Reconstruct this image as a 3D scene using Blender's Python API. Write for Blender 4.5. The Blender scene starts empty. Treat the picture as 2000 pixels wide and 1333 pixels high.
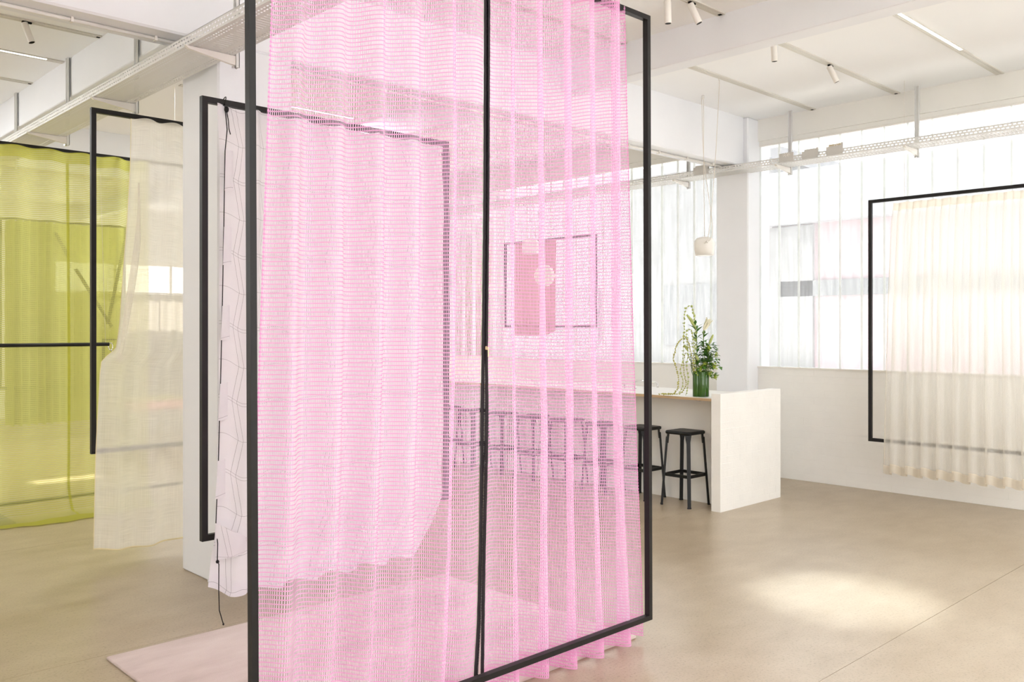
import bpy, math, random
from mathutils import Vector, Matrix
random.seed(7)
PI = math.pi
SC = bpy.context.scene
COL = SC.collection

# ------------------------------------------------------------------ camera
YAW = math.atan2(1806.2, 1724.6)            # angle between the view axis and the room's X axis
cam_d = bpy.data.cameras.new('camera')
cam = bpy.data.objects.new('camera', cam_d); COL.objects.link(cam)
cam.location = (0, 0, 1.6)
cam.rotation_euler = (PI/2, 0, YAW - PI/2)
cam_d.sensor_fit = 'HORIZONTAL'; cam_d.sensor_width = 36
cam_d.lens = 1724.6/2000*36
cam_d.shift_y = -(666.5-641.4)/2000
cam_d.clip_start = 0.05; cam_d.clip_end = 300
SC.camera = cam

# ------------------------------------------------------------------ world, sun, exposure
SKY = 2.2
FILL_STRIP = 9.0                                # watts per metre of the added fill strips
w = bpy.data.worlds.new('overcast_sky'); SC.world = w; w.use_nodes = True
nt = w.node_tree; nt.nodes.clear()
tc = nt.nodes.new('ShaderNodeTexCoord'); sx = nt.nodes.new('ShaderNodeSeparateXYZ')
rp = nt.nodes.new('ShaderNodeValToRGB'); bg = nt.nodes.new('ShaderNodeBackground'); wo = nt.nodes.new('ShaderNodeOutputWorld')
rp.color_ramp.elements[0].color = (1.0, 0.985, 0.965, 1); rp.color_ramp.elements[1].color = (0.80, 0.90, 1.0, 1)
nt.links.new(tc.outputs['Generated'], sx.inputs[0]); nt.links.new(sx.outputs['Z'], rp.inputs[0])
nt.links.new(rp.outputs[0], bg.inputs[0]); bg.inputs[1].default_value = SKY
nt.links.new(bg.outputs[0], wo.inputs[0])

sun_d = bpy.data.lights.new('sun', 'SUN'); sun = bpy.data.objects.new('sun', sun_d); COL.objects.link(sun)
sun_d.energy = 26.0; sun_d.angle = math.radians(0.8); sun_d.color = (1.0, 0.95, 0.86)
sun.rotation_euler = Vector((-0.03, 1.0, 0.366)).to_track_quat('Z', 'Y').to_euler()
sun.location = (0, 30, 14)

def portal(name, loc, normal, sx_, sy_):
    d = bpy.data.lights.new(name, 'AREA'); d.shape = 'RECTANGLE'; d.size = sx_; d.size_y = sy_
    d.cycles.is_portal = True
    o = bpy.data.objects.new(name, d); COL.objects.link(o); o.location = loc
    o.rotation_euler = (-Vector(normal)).to_track_quat('Z', 'Y').to_euler()
portal('portal_near', (2.55, -5.25, 1.95), (0, 1, 0), 11.6, 3.5)
portal('portal_window_a', (8.9, 2.2, 2.4), (-1, 0, 0), 5.9, 2.5)
portal('portal_window_b', (8.9, 8.1, 2.4), (-1, 0, 0), 5.2, 2.5)
portal('portal_far', (5.4, 17.9, 2.55), (0, -1, 0), 6.1, .75)
portal('portal_window_c', (8.9, 14.1, 2.4), (-1, 0, 0), 6.4, 2.5)
portal('portal_left', (-3.8, 12.0, 2.3), (1, 0, 0), 6.0, 2.3)

SC.view_settings.view_transform = 'Standard'; SC.view_settings.look = 'None'
SC.view_settings.gamma = 1.0; SC.view_settings.use_curve_mapping = False
SC.view_settings.exposure = 0.93
try:
    SC.cycles.transparent_max_bounces = 24
    SC.cycles.max_bounces = 10; SC.cycles.diffuse_bounces = 6; SC.cycles.transmission_bounces = 8
    SC.cycles.sample_clamp_indirect = 8.0
    SC.cycles.use_denoising = True
except Exception:
    pass

# ------------------------------------------------------------------ mesh helpers
class MB:
    def __init__(s): s.v = []; s.f = []; s.uv = None
    def quadbox(s, c):
        b = len(s.v); s.v += [tuple(p) for p in c]
        s.f += [(b, b+3, b+2, b+1), (b+4, b+5, b+6, b+7), (b, b+1, b+5, b+4), (b+1, b+2, b+6, b+5), (b+2, b+3, b+7, b+6), (b+3, b, b+4, b+7)]
        return s
    def box(s, x0, x1, y0, y1, z0, z1):
        return s.quadbox([(x0, y0, z0), (x1, y0, z0), (x1, y1, z0), (x0, y1, z0), (x0, y0, z1), (x1, y0, z1), (x1, y1, z1), (x0, y1, z1)])
    def cbox(s, x0, x1, y0, y1, z0, z1, b):
        """box with chamfered edges"""
        base = len(s.v)
        X = [x0, x0+b, x1-b, x1]; Y = [y0, y0+b, y1-b, y1]; Z = [z0, z0+b, z1-b, z1]
        idx = {}
        for i in range(4):
            for j in range(4):
                for k in range(4):
                    e = (i in (0, 3)) + (j in (0, 3)) + (k in (0, 3))
                    if e == 1:
                        idx[(i, j, k)] = len(s.v); s.v.append((X[i], Y[j], Z[k]))
        def F(*ks): s.f.append(tuple(idx[k] for k in ks))
        for k in (0, 3): F(*([(1, 1, k), (2, 1, k), (2, 2, k), (1, 2, k)][::(1 if k else -1)]))
        for j in (0, 3): F(*([(1, j, 1), (2, j, 1), (2, j, 2), (1, j, 2)][::(-1 if j else 1)]))
        for i in (0, 3): F(*([(i, 1, 1), (i, 2, 1), (i, 2, 2), (i, 1, 2)][::(1 if i else -1)]))
        for j in (0, 3):
            for k in (0, 3):
                jj = 1 if j == 0 else 2; kk = 1 if k == 0 else 2
                F((1, j, kk), (2, j, kk), (2, jj, k), (1, jj, k))
        for i in (0, 3):
            for k in (0, 3):
                ii = 1 if i == 0 else 2; kk = 1 if k == 0 else 2
                F((i, 1, kk), (i, 2, kk), (ii, 2, k), (ii, 1, k))
        for i in (0, 3):
            for j in (0, 3):
                ii = 1 if i == 0 else 2; jj = 1 if j == 0 else 2
                F((i, jj, 1), (i, jj, 2), (ii, j, 2), (ii, j, 1))
        for i in (0, 3):
            for j in (0, 3):
                for k in (0, 3):
                    ii = 1 if i == 0 else 2; jj = 1 if j == 0 else 2; kk = 1 if k == 0 else 2
                    F((i, jj, kk), (ii, j, kk), (ii, jj, k))
        return s
    def bar(s, p, q, w, h, up=(0, 0, 1), w2=None, h2=None):
        p = Vector(p); q = Vector(q); d = (q-p).normalized(); u = Vector(up)
        if abs(d.dot(u)) > 0.98: u = Vector((1, 0, 0))
        sd = d.cross(u).normalized(); u = sd.cross(d).normalized()
        w2 = w if w2 is None else w2; h2 = h if h2 is None else h2
        c = []
        for P, a, b in ((p, w, h), (q, w2, h2)):
            for (i, j) in ((-1, -1), (1, -1), (1, 1), (-1, 1)):
                c.append(P + sd*(i*a/2) + u*(j*b/2))
        return s.quadbox(c)
    def tube(s, pts, r, n=8, taper=None):
        pts = [Vector(p) for p in pts]; rings = []
        up = Vector((0, 0, 1)); prev = None
        for i, p in enumerate(pts):
            d = (pts[min(i+1, len(pts)-1)] - pts[max(i-1, 0)]).normalized()
            if prev is None:
                a = d.cross(up)
                if a.length < 1e-3: a = d.cross(Vector((1, 0, 0)))
            else:
                a = prev - d*prev.dot(d)
            a.normalize(); prev = a; b = d.cross(a)
            rr = r if taper is None else taper[i]
            base = len(s.v); rings.append(base)
            for k in range(n):
                t = 2*PI*k/n; s.v.append(tuple(p + a*(rr*math.cos(t)) + b*(rr*math.sin(t))))
        for i in range(len(rings)-1):
            for k in range(n):
                s.f.append((rings[i]+k, rings[i]+(k+1) % n, rings[i+1]+(k+1) % n, rings[i+1]+k))
        s.f.append(tuple(rings[0]+k for k in range(n))[::-1]); s.f.append(tuple(rings[-1]+k for k in range(n)))
        return s
    def lathe(s, prof, c=(0, 0, 0), n=24, rot=None):
        rings = []
        for (r, z) in prof:
            base = len(s.v); rings.append(base)
            for k in range(n):
                t = 2*PI*k/n; p = Vector((r*math.cos(t), r*math.sin(t), z))
                if rot is not None: p = rot @ p
                s.v.append((c[0]+p.x, c[1]+p.y, c[2]+p.z))
        for i in range(len(rings)-1):
            for k in range(n):
                s.f.append((rings[i]+k, rings[i]+(k+1) % n, rings[i+1]+(k+1) % n, rings[i+1]+k))
        s.f.append(tuple(rings[0]+k for k in range(n))[::-1]); s.f.append(tuple(rings[-1]+k for k in range(n)))
        return s
    def ball(s, c, r, n=8, sz=1.0):
        return s.lathe([(r*max(0.04, math.sin(PI*i/6)), -r*sz*math.cos(PI*i/6)) for i in range(7)], c, n)
    def grid(s, nu, nv, fn, uvfn=None):
        b = len(s.v)
        if s.uv is None: s.uv = {}
        for j in range(nv+1):
            for i in range(nu+1):
                s.v.append(tuple(fn(i/nu, j/nv)))
                if uvfn: s.uv[len(s.v)-1] = uvfn(i/nu, j/nv)
        for j in range(nv):
            for i in range(nu):
                a = b + j*(nu+1) + i
                s.f.append((a, a+1, a+nu+2, a+nu+1))
        return s
    def leaf(s, p, d, L, W, droop=0.25):
        p = Vector(p); d = Vector(d).normalized(); sd = d.cross(Vector((0, 0, 1)))
        if sd.length < 1e-2: sd = Vector((1, 0, 0))
        sd.normalize(); dn = Vector((0, 0, -1)); b = len(s.v); nrm = sd.cross(d)
        s.v += [tuple(p), tuple(p+d*L*.4+sd*W/2+nrm*W*.15), tuple(p+d*L*.45), tuple(p+d*L*.4-sd*W/2+nrm*W*.15), tuple(p+d*L+dn*L*droop)]
        s.f += [(b, b+1, b+2), (b, b+2, b+3), (b+1, b+4, b+2), (b+2, b+4, b+3)]
        return s
    def build(s, name, mat, parent=None, smooth=False, loc=None):
        if loc is None: org = ORG.get(parent.name, Vector((0, 0, 0))) if parent else Vector((0, 0, 0))
        else: org = Vector(loc)
        me = bpy.data.meshes.new(name)
        me.from_pydata([(a-org.x, b-org.y, c-org.z) for (a, b, c) in s.v], [], s.f)
        if s.uv:
            ul = me.uv_layers.new(name='UVMap')
            for lp in me.loops: ul.data[lp.index].uv = s.uv.get(lp.vertex_index, (0, 0))
        if smooth: me.polygons.foreach_set('use_smooth', [True]*len(me.polygons))
        me.materials.append(M[mat] if isinstance(mat, str) else mat); me.update()
        o = bpy.data.objects.new(name, me); COL.objects.link(o)
        if parent is not None: o.parent = parent
        elif loc is not None: o.location = org
        ORG[o.name] = org
        return o
ORG = {}
def tag(o, label=None, cat=None, group=None, kind=None):
    if label: o['label'] = label
    if cat: o['category'] = cat
    if group: o['group'] = group
    if kind: o['kind'] = kind
    return o
def thing(name, label, cat, loc=(0, 0, 0), group=None):
    o = bpy.data.objects.new(name, None); COL.objects.link(o); o.location = loc; o.empty_display_size = 0.1
    ORG[o.name] = Vector(loc); return tag(o, label, cat, group)
def struct(name, mb, mat, label=None, smooth=False):
    o = mb.build(name, mat, None, smooth); o['kind'] = 'structure'
    if label: o['label'] = label
    return o
def dup(root, loc, rz, label):
    r = root.copy(); COL.objects.link(r); r.location = loc; r.rotation_euler = (0, 0, rz); r['label'] = label
    for ch in list(root.children):
        c = ch.copy(); COL.objects.link(c); c.parent = r
        for g in ch.children:
            d = g.copy(); COL.objects.link(d); d.parent = c
    return r
def lerp(a, b, t): return a+(b-a)*t

# ------------------------------------------------------------------ materials
M = {}
class NT:
    """small node-graph writer"""
    def __init__(s, name):
        s.m = bpy.data.materials.new(name); s.m.use_nodes = True; s.t = s.m.node_tree; s.t.nodes.clear(); M[name] = s.m
        s.out = s.n('ShaderNodeOutputMaterial')
    def n(s, typ, **kw):
        x = s.t.nodes.new(typ)
        for k, v in kw.items(): setattr(x, k, v)
        return x
    def put(s, sock, v):
        if v is None: return
        if hasattr(v, 'links') or isinstance(v, bpy.types.NodeSocket): s.t.links.new(v, sock)
        else:
            if hasattr(sock.default_value, '__len__') and len(sock.default_value) == 4 and len(v) == 3: v = (*v, 1)
            sock.default_value = v
    def math(s, op, a, b=0.0, c=None):
        x = s.n('ShaderNodeMath', operation=op); s.put(x.inputs[0], a); s.put(x.inputs[1], b)
        if c is not None: s.put(x.inputs[2], c)
        return x.outputs[0]
    def mixc(s, fac, a, b):
        x = s.n('ShaderNodeMix', data_type='RGBA'); s.put(x.inputs[0], fac); s.put(x.inputs[6], a); s.put(x.inputs[7], b); return x.outputs[2]
    def mixs(s, fac, a, b):
        x = s.n('ShaderNodeMixShader'); s.put(x.inputs[0], fac); s.t.links.new(a, x.inputs[1]); s.t.links.new(b, x.inputs[2]); return x.outputs[0]
    def obj(s, scale=(1, 1, 1)):
        c = s.n('ShaderNodeTexCoord'); m = s.n('ShaderNodeMapping'); s.t.links.new(c.outputs['Object'], m.inputs[0]); m.inputs['Scale'].default_value = scale
        return m.outputs[0]
    def geo(s, scale=(1, 1, 1)):
        c = s.n('ShaderNodeNewGeometry'); m = s.n('ShaderNodeMapping'); s.t.links.new(c.outputs['Position'], m.inputs[0]); m.inputs['Scale'].default_value = scale
        return m.outputs[0]
    def uv(s):
        c = s.n('ShaderNodeTexCoord'); x = s.n('ShaderNodeSeparateXYZ'); s.t.links.new(c.outputs['UV'], x.inputs[0]); return x.outputs[0], x.outputs[1], c.outputs['UV']
    def noise(s, vec, scale, detail=3, rough=0.5):
        x = s.n('ShaderNodeTexNoise'); s.put(x.inputs['Vector'], vec); x.inputs['Scale'].default_value = scale; x.inputs['Detail'].default_value = detail; x.inputs['Roughness'].default_value = rough
        return x.outputs['Fac']
    def ramp(s, fac, *stops):
        x = s.n('ShaderNodeValToRGB'); s.put(x.inputs[0], fac); e = x.color_ramp.elements
        for i, (p, c) in enumerate(stops):
            el = e[i] if i < 2 else e.new(p)
            el.position = p; el.color = (*c, 1) if len(c) == 3 else c
        return x.outputs[0]
    def bump(s, h, strength=0.2, dist=0.01):
        x = s.n('ShaderNodeBump'); s.put(x.inputs['Height'], h); x.inputs['Strength'].default_value = strength; x.inputs['Distance'].default_value = dist; return x.outputs[0]
    def pbr(s, col, rough=0.5, metal=0.0, spec=0.5, normal=None, **kw):
        x = s.n('ShaderNodeBsdfPrincipled'); s.put(x.inputs['Base Color'], col); s.put(x.inputs['Roughness'], rough); x.inputs['Metallic'].default_value = metal
        x.inputs['Specular IOR Level'].default_value = spec
        if normal is not None: s.t.links.new(normal, x.inputs['Normal'])
        for k, v in kw.items(): s.put(x.inputs[k.replace('_', ' ')], v)
        return x.outputs[0]
    def end(s, sh): s.t.links.new(sh, s.out.inputs['Surface']); return s.m

def paint(name, col, rough=0.55, var=0.04, scale=3.0, spec=0.35, metal=0.0, bump=0.0):
    g = NT(name); v = g.geo(); f = g.noise(v, scale, 4)
    c = g.mixc(f, tuple(x*(1-var) for x in col), tuple(min(1, x*(1+var)) for x in col))
    nrm = g.bump(g.noise(v, 60, 3), bump, 0.004) if bump else None
    return g.end(g.pbr(c, rough, metal, spec, nrm))

paint('wall_paint', (0.86, 0.845, 0.805), 0.6, 0.03, 2.0, 0.3, 0, 0.12)
paint('ceiling_paint', (0.93, 0.935, 0.94), 0.7, 0.02, 1.2, 0.2)
paint('beam_paint', (0.84, 0.85, 0.88), 0.55, 0.04, 2.2, 0.35, 0, 0.1)
paint('brick_paint', (0.86, 0.845, 0.81), 0.5, 0.04, 6.0, 0.4, 0, 0.25)
paint('tray_white', (0.74, 0.74, 0.73), 0.45, 0.03, 5)
paint('frame_black', (0.011, 0.0095, 0.009), 0.45, 0.2, 20, 0.3)
paint('stool_black', (0.006, 0.006, 0.006), 0.42, 0.2, 20, 0.3)
paint('cord_black', (0.012, 0.011, 0.012), 0.7, 0.2, 60, 0.3)
paint('zip_black', (0.022, 0.017, 0.02), 0.75, 0.25, 120, 0.25)
paint('dark_gap', (0.03, 0.028, 0.025), 0.8)
paint('joint_fill', (0.20, 0.15, 0.10), 0.8)
paint('lens_black', (0.006, 0.006, 0.006), 0.6, 0.1, 10, 0.1)
paint('lamp_white', (0.82, 0.79, 0.74), 0.35, 0.02, 8, 0.5)
paint('cord_white', (0.72, 0.67, 0.60), 0.6, 0.03, 30)
paint('track_white', (0.66, 0.64, 0.58), 0.5, 0.03, 8)
paint('laminate', (0.80, 0.775, 0.73), 0.3, 0.02, 6, 0.5)
paint('chrome', (0.75, 0.75, 0.75), 0.15, 0.02, 8, 0.5, 1.0)
paint('brass', (0.72, 0.60, 0.38), 0.25, 0.05, 30, 0.5, 1.0)
paint('box_grey', (0.58, 0.56, 0.53), 0.5, 0.05, 20)
paint('box_tan', (0.62, 0.53, 0.38), 0.55, 0.08, 20)
paint('frosted_globe', (0.78, 0.80, 0.66), 0.4, 0.04, 30)
paint('grey_wool', (0.22, 0.205, 0.205), 0.9, 0.15, 80, 0.1)
paint('ottoman_grey', (0.50, 0.46, 0.41), 0.9, 0.08, 40, 0.1)
paint('ottoman_yellow', (0.72, 0.66, 0.25), 0.9, 0.06, 40, 0.1)
paint('ottoman_pink', (0.78, 0.38, 0.34), 0.9, 0.06, 40, 0.1)
paint('street', (0.78, 0.775, 0.77), 0.8, 0.06, 0.6)
paint('pink_render', (0.27, 0.20, 0.21), 0.8, 0.06, 0.5)
paint('grey_roof', (0.19, 0.188, 0.196), 0.7, 0.06, 0.7)
paint('grey_band', (0.085, 0.087, 0.09), 0.6, 0.06, 0.7)
paint('pale_render', (0.15, 0.148, 0.146), 0.8, 0.05, 0.4)
paint('leaf_green', (0.075, 0.20, 0.03), 0.45, 0.45, 30)
paint('leaf_lime', (0.36, 0.46, 0.06), 0.55, 0.3, 40)
paint('stem_green', (0.22, 0.30, 0.07), 0.55, 0.2, 40)
paint('bud_green', (0.42, 0.48, 0.16), 0.5, 0.25, 25)
paint('petal_cream', (0.80, 0.78, 0.60), 0.5, 0.08, 25)
paint('amaranth', (0.40, 0.38, 0.09), 0.7, 0.3, 60)

def concrete(name, tint=(1, 1, 1)):
    g = NT(name); v = g.geo()
    big = g.noise(v, 0.7, 5, 0.55); mid = g.noise(g.geo((1.0, 1.6, 1)), 3.0, 6, 0.6); fine = g.noise(v, 75, 4, 0.75)
    t = tint
    c = g.ramp(big, (0.28, (0.365*t[0], 0.285*t[1], 0.195*t[2])), (0.74, (0.52*t[0], 0.435*t[1], 0.33*t[2])))
    c2 = g.ramp(mid, (0.30, (0.36*t[0], 0.28*t[1], 0.19*t[2])), (0.70, (0.54*t[0], 0.455*t[1], 0.35*t[2])))
    c = g.mixc(0.5, c, c2)
    spk = g.ramp(fine, (0.32, (0.62, 0.60, 0.58)), (0.47, (1, 1, 1)))
    spk2 = g.ramp(fine, (0.60, (1, 1, 1)), (0.72, (1.18, 1.18, 1.16)))
    mx = g.n('ShaderNodeMix', data_type='RGBA', blend_type='MULTIPLY'); mx.inputs[0].default_value = 0.9
    g.put(mx.inputs[6], c); g.put(mx.inputs[7], spk)
    mx2 = g.n('ShaderNodeMix', data_type='RGBA', blend_type='MULTIPLY'); mx2.inputs[0].default_value = 0.8
    g.put(mx2.inputs[6], mx.outputs[2]); g.put(mx2.inputs[7], spk2)
    r = g.ramp(big, (0.25, (0.285,)*3), (0.8, (0.33,)*3))
    return g.end(g.pbr(mx2.outputs[2], r, 0, 0.5))
concrete('concrete', (0.93, 0.915, 0.865))

g = NT('plywood_edge'); v = g.geo((2, 1.5, 140)); f = g.noise(v, 3, 4)
g.end(g.pbr(g.ramp(f, (0.3, (0.36, 0.23, 0.12)), (0.7, (0.62, 0.44, 0.26))), 0.5))

g = NT('rug_pile'); v = g.geo(); f = g.noise(g.geo((0.5, 1.6, 1)), 2.2, 5, 0.6); f2 = g.noise(v, 260, 2)
c = g.ramp(f, (0.30, (0.46, 0.335, 0.295)), (0.5, (0.61, 0.485, 0.44)), (0.70, (0.71, 0.595, 0.55)))
g.end(g.pbr(c, 0.85, 0, 0.2, g.bump(f2, 0.5, 0.004), Sheen_Weight=0.5))

g = NT('vase_green'); f = g.noise(g.geo(), 12, 3)
g.end(g.pbr(g.mixc(f, (0.022, 0.075, 0.006), (0.04, 0.115, 0.012)), 0.12, 0, 0.6))

g = NT('light_strip')
e = g.n('ShaderNodeEmission'); e.inputs[0].default_value = (1, 0.97, 0.9, 1); e.inputs[1].default_value = 2.6; g.end(e.outputs[0])

# channel glass: clear-ish cast sheet that also scatters
g = NT('channel_glass'); v = g.geo((1, 3, 0.25)); rip = g.noise(v, 9, 3)
tr = g.n('ShaderNodeBsdfTransparent'); tr.inputs[0].default_value = (0.80, 0.815, 0.815, 1)
tl = g.n('ShaderNodeBsdfTranslucent'); tl.inputs[0].default_value = (0.96, 0.97, 0.97, 1)
gl = g.n('ShaderNodeBsdfGlossy'); gl.inputs[0].default_value = (1, 1, 1, 1); gl.inputs['Roughness'].default_value = 0.12
g.t.links.new(g.bump(rip, 0.4, 0.02), gl.inputs['Normal'])
a = g.mixs(g.ramp(rip, (0.3, (0.10,)*3), (0.7, (0.18,)*3)), tr.outputs[0], tl.outputs[0])
fr = g.n('ShaderNodeFresnel'); fr.inputs[0].default_value = 1.35
g.end(g.mixs(fr.outputs[0], a, gl.outputs[0]))

g = NT('channel_flange'); tr = g.n('ShaderNodeBsdfTransparent'); tr.inputs[0].default_value = (.9, .93, .92, 1)
tl = g.n('ShaderNodeBsdfTranslucent'); tl.inputs[0].default_value = (0.95, 0.97, 0.96, 1); df = g.n('ShaderNodeBsdfDiffuse'); df.inputs[0].default_value = (0.9, 0.92, 0.91, 1)
g.end(g.mixs(g.ramp(g.noise(g.geo((1, 1, .3)), 14, 3), (.3, (.55,)*3), (.7, (.75,)*3)), tr.outputs[0], g.mixs(.35, tl.outputs[0], df.outputs[0])))

g = NT('clear_glass'); tr = g.n('ShaderNodeBsdfTransparent'); gl = g.n('ShaderNodeBsdfGlossy'); gl.inputs['Roughness'].default_value = 0.02
g.end(g.mixs(0.06, tr.outputs[0], gl.outputs[0]))

def cloth_bsdf(g, col, trl=0.5, sheer=0.0, sheer_col=None, sheerfac=None):
    d = g.n('ShaderNodeBsdfDiffuse'); g.put(d.inputs[0], col); t = g.n('ShaderNodeBsdfTranslucent'); g.put(t.inputs[0], col)
    b = g.mixs(trl, d.outputs[0], t.outputs[0])
    if sheer or sheerfac is not None:
        tr = g.n('ShaderNodeBsdfTransparent'); g.put(tr.inputs[0], sheer_col or (1, 1, 1))
        b = g.mixs(sheerfac if sheerfac is not None else sheer, b, tr.outputs[0])
    return b
def net(name, col, pu, pv, hu, hv, trl=0.5, sheer=0.15, sheer_col=None, warp=None):
    """open-mesh cloth: rows of upright slits between broad woven bands (UV in metres)"""
    g = NT(name); u, v, uvv = g.uv()
    wob = g.math('MULTIPLY', g.math('SUBTRACT', g.noise(uvv, 7, 2), 0.5), 0.006)
    fu = g.math('FRACT', g.math('DIVIDE', g.math('ADD', u, wob), pu)); fv = g.math('FRACT', g.math('DIVIDE', v, pv))
    hole = g.math('MULTIPLY', g.math('LESS_THAN', fu, hu), g.math('LESS_THAN', fv, hv))
    f = g.noise(uvv, 30, 3)
    if warp: col_ = g.mixc(g.math('LESS_THAN', fv, hv), col, warp)      # paler upright threads between the woven bands
    else: col_ = g.mixc(f, tuple(x*0.95 for x in col), tuple(min(1, x*1.05) for x in col))
    b = cloth_bsdf(g, col_, trl, sheer, sheer_col)
    tr = g.n('ShaderNodeBsdfTransparent')
    return g.end(g.mixs(hole, b, tr.outputs[0]))
PINK = (0.94, 0.50, 0.78)
net('pink_net', PINK, 0.0068, 0.0156, 0.50, 0.70, 0.42, 0.18, (1.0, 0.76, 0.93), (0.95, 0.75, 0.91))
net('pink_hem', (0.92, 0.44, 0.73), 0.0068, 0.0156, 0.40, 0.55, 0.45, 0.10, (1.0, 0.65, 0.86), (0.93, 0.56, 0.79))
YEL = (0.74, 0.74, 0.24)
net('yellow_net', YEL, 0.0082, 0.0150, 0.40, 0.48, 0.55, 0.26, (0.95, 0.96, 0.48), (0.78, 0.78, 0.32))
net('yellow_band', (0.60, 0.60, 0.12), 0.0082, 0.0150, 0.25, 0.30, 0.5, 0.08, (0.9, 0.9, 0.4))

def linen(name, col, sheer, slub=(3, 240), trl=0.5, var=0.5):
    g = NT(name); u, v, uvv = g.uv()
    m = g.n('ShaderNodeMapping'); g.t.links.new(uvv, m.inputs[0]); m.inputs['Scale'].default_value = (slub[0], slub[1], 1)
    f = g.noise(m.outputs[0], 2.2, 5, 0.65)
    m2 = g.n('ShaderNodeMapping'); g.t.links.new(uvv, m2.inputs[0]); m2.inputs['Scale'].default_value = (slub[1]*1.5, 2, 1)
    f2 = g.noise(m2.outputs[0], 2.0, 4, 0.6)
    ff = g.math('ADD', g.math('MULTIPLY', f, 0.65), g.math('MULTIPLY', f2, 0.35))
    fac = g.ramp(ff, (0.35, (sheer*(1-var),)*3), (0.62, (min(1, sheer*(1+var)),)*3))
    c = g.mixc(f, tuple(x*0.93 for x in col), tuple(min(1, x*1.05) for x in col))
    return g.end(cloth_bsdf(g, c, trl, 0, (1, 0.985, 0.96), fac))
linen('cream_linen', (0.94, 0.91, 0.85), 0.26, (3, 240), 0.45)
linen('cream_edge', (0.86, 0.77, 0.52), 0.05)
linen('sheer_voile', (0.92, 0.905, 0.865), 0.44, (60, 200), 0.5, 0.25)
linen('sheer_hem', (0.90, 0.84, 0.74), 0.08, (60, 200))
linen('brown_cloth', (0.52, 0.26, 0.24), 0.06)
linen('olive_cloth', (0.50, 0.52, 0.12), 0.10)
linen('pale_cloth', (0.50, 0.47, 0.42), 0.06, (3, 240), 0.18)
linen('strap_olive', (0.10, 0.10, 0.03), 0.0)

# white printed cotton with thin zig-zag lines
g = NT('printed_cotton'); u, v, uvv = g.uv()
def near(x, w): return g.math('LESS_THAN', g.math('ABSOLUTE', x), w)
seg = 0.199
tri = g.math('PINGPONG', v, seg)                       # 0..seg..0 down the cloth
zig = g.math('MULTIPLY', tri, 0.17)
def vline(off, per, sgn):
    q = g.math('ADD', g.math('MULTIPLY', zig, sgn), g.math('SUBTRACT', u, off))
    r = g.math('SUBTRACT', g.math('FRACT', g.math('ADD', g.math('DIVIDE', q, per), 0.5)), 0.5)
    return near(g.math('MULTIPLY', r, per), 0.0007)
arc = g.math('MULTIPLY', g.math('SINE', g.math('MULTIPLY', u, 2*PI/0.17)), 0.006)
hv = g.math('ADD', v, arc)
rr = g.math('SUBTRACT', g.math('FRACT', g.math('ADD', g.math('DIVIDE', hv, 2*seg), 0.5)), 0.5); rr = g.math('MULTIPLY', rr, 2*seg)
h1 = near(g.math('SUBTRACT', rr, 0.008), 0.0007); h2 = near(g.math('ADD', rr, 0.008), 0.0007)
r2 = g.math('SUBTRACT', g.math('FRACT', g.math('DIVIDE', hv, 2*seg)), 0.5); h3 = near(g.math('MULTIPLY', r2, 2*seg), 0.0007)
ln = g.math('MAXIMUM', g.math('MAXIMUM', vline(0.075, 0.165, -1), vline(0.100, 0.165, -1)), g.math('MAXIMUM', g.math('MAXIMUM', h1, h2), h3))
f = g.noise(uvv, 14, 4)
c = g.mixc(f, (0.84, 0.84, 0.86), (0.89, 0.885, 0.905))
c = g.mixc(ln, c, (0.30, 0.28, 0.30))
g.end(cloth_bsdf(g, c, 0.30))

# slotted sheet metal
def slotted(name, rows, period, slot, h, slits=False):
    g = NT(name); u, v, uvv = g.uv()
    fu = g.math('LESS_THAN', g.math('FRACT', g.math('DIVIDE', u, period)), slot)
    hole = None
    for i, r in enumerate(rows):
        fr_ = fu if i % 2 == 0 else g.math('LESS_THAN', g.math('FRACT', g.math('ADD', g.math('DIVIDE', u, period), 0.5)), slot)
        x = g.math('MULTIPLY', fr_, near_(g, g.math('SUBTRACT', v, r), h)); hole = x if hole is None else g.math('MAXIMUM', hole, x)
    if slits:
        q = g.math('ADD', g.math('DIVIDE', u, 0.034), 0.0)
        s_ = g.math('MULTIPLY', g.math('LESS_THAN', g.math('FRACT', q), 0.12), near_(g, g.math('SUBTRACT', v, slits[0]), slits[1])); hole = g.math('MAXIMUM', hole, s_)
    b = g.pbr((0.74, 0.735, 0.72), 0.45, 0, 0.4); tr = g.n('ShaderNodeBsdfTransparent')
    g.end(g.mixs(hole, b, tr.outputs[0]))
def near_(g, x, w): return g.math('LESS_THAN', g.math('ABSOLUTE', x), w)
slotted('tray_side', (0.018, 0.042), 0.036, 0.55, 0.0038)
slotted('tray_bottom', (0.028, 0.052, 0.222, 0.246), 0.030, 0.52, 0.0042, (0.137, 0.05))
slotted('rod_slots', (0.0205,), 0.036, 0.6, 0.004)

#PART2
# ================================================================== THE SETTING
ZC = 3.875; XW = 8.6
X0, Y0, Y1 = -3.5, -5.0, 17.5
fl = struct('floor', MB().box(X0-.3, XW+.25, Y0-.3, Y1+.3, -0.3, -0.004), 'joint_fill', 'polished beige concrete floor')
cuts = [Y0-.3, -0.65, 1.93, 4.50, 7.08, 9.66, 12.24, 14.82, Y1+.3]
for a, b in zip(cuts[:-1], cuts[1:]):
    MB().box(X0-.3, XW+.25, a+.0012, b-.0012, -0.004, 0.0).build('floor_slab', 'concrete', fl)
struct('ceiling', MB().box(X0-.3, XW+.25, Y0-.3, Y1+.3, ZC, ZC+.2), 'ceiling_paint', 'flat white ceiling between the beams')

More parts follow.
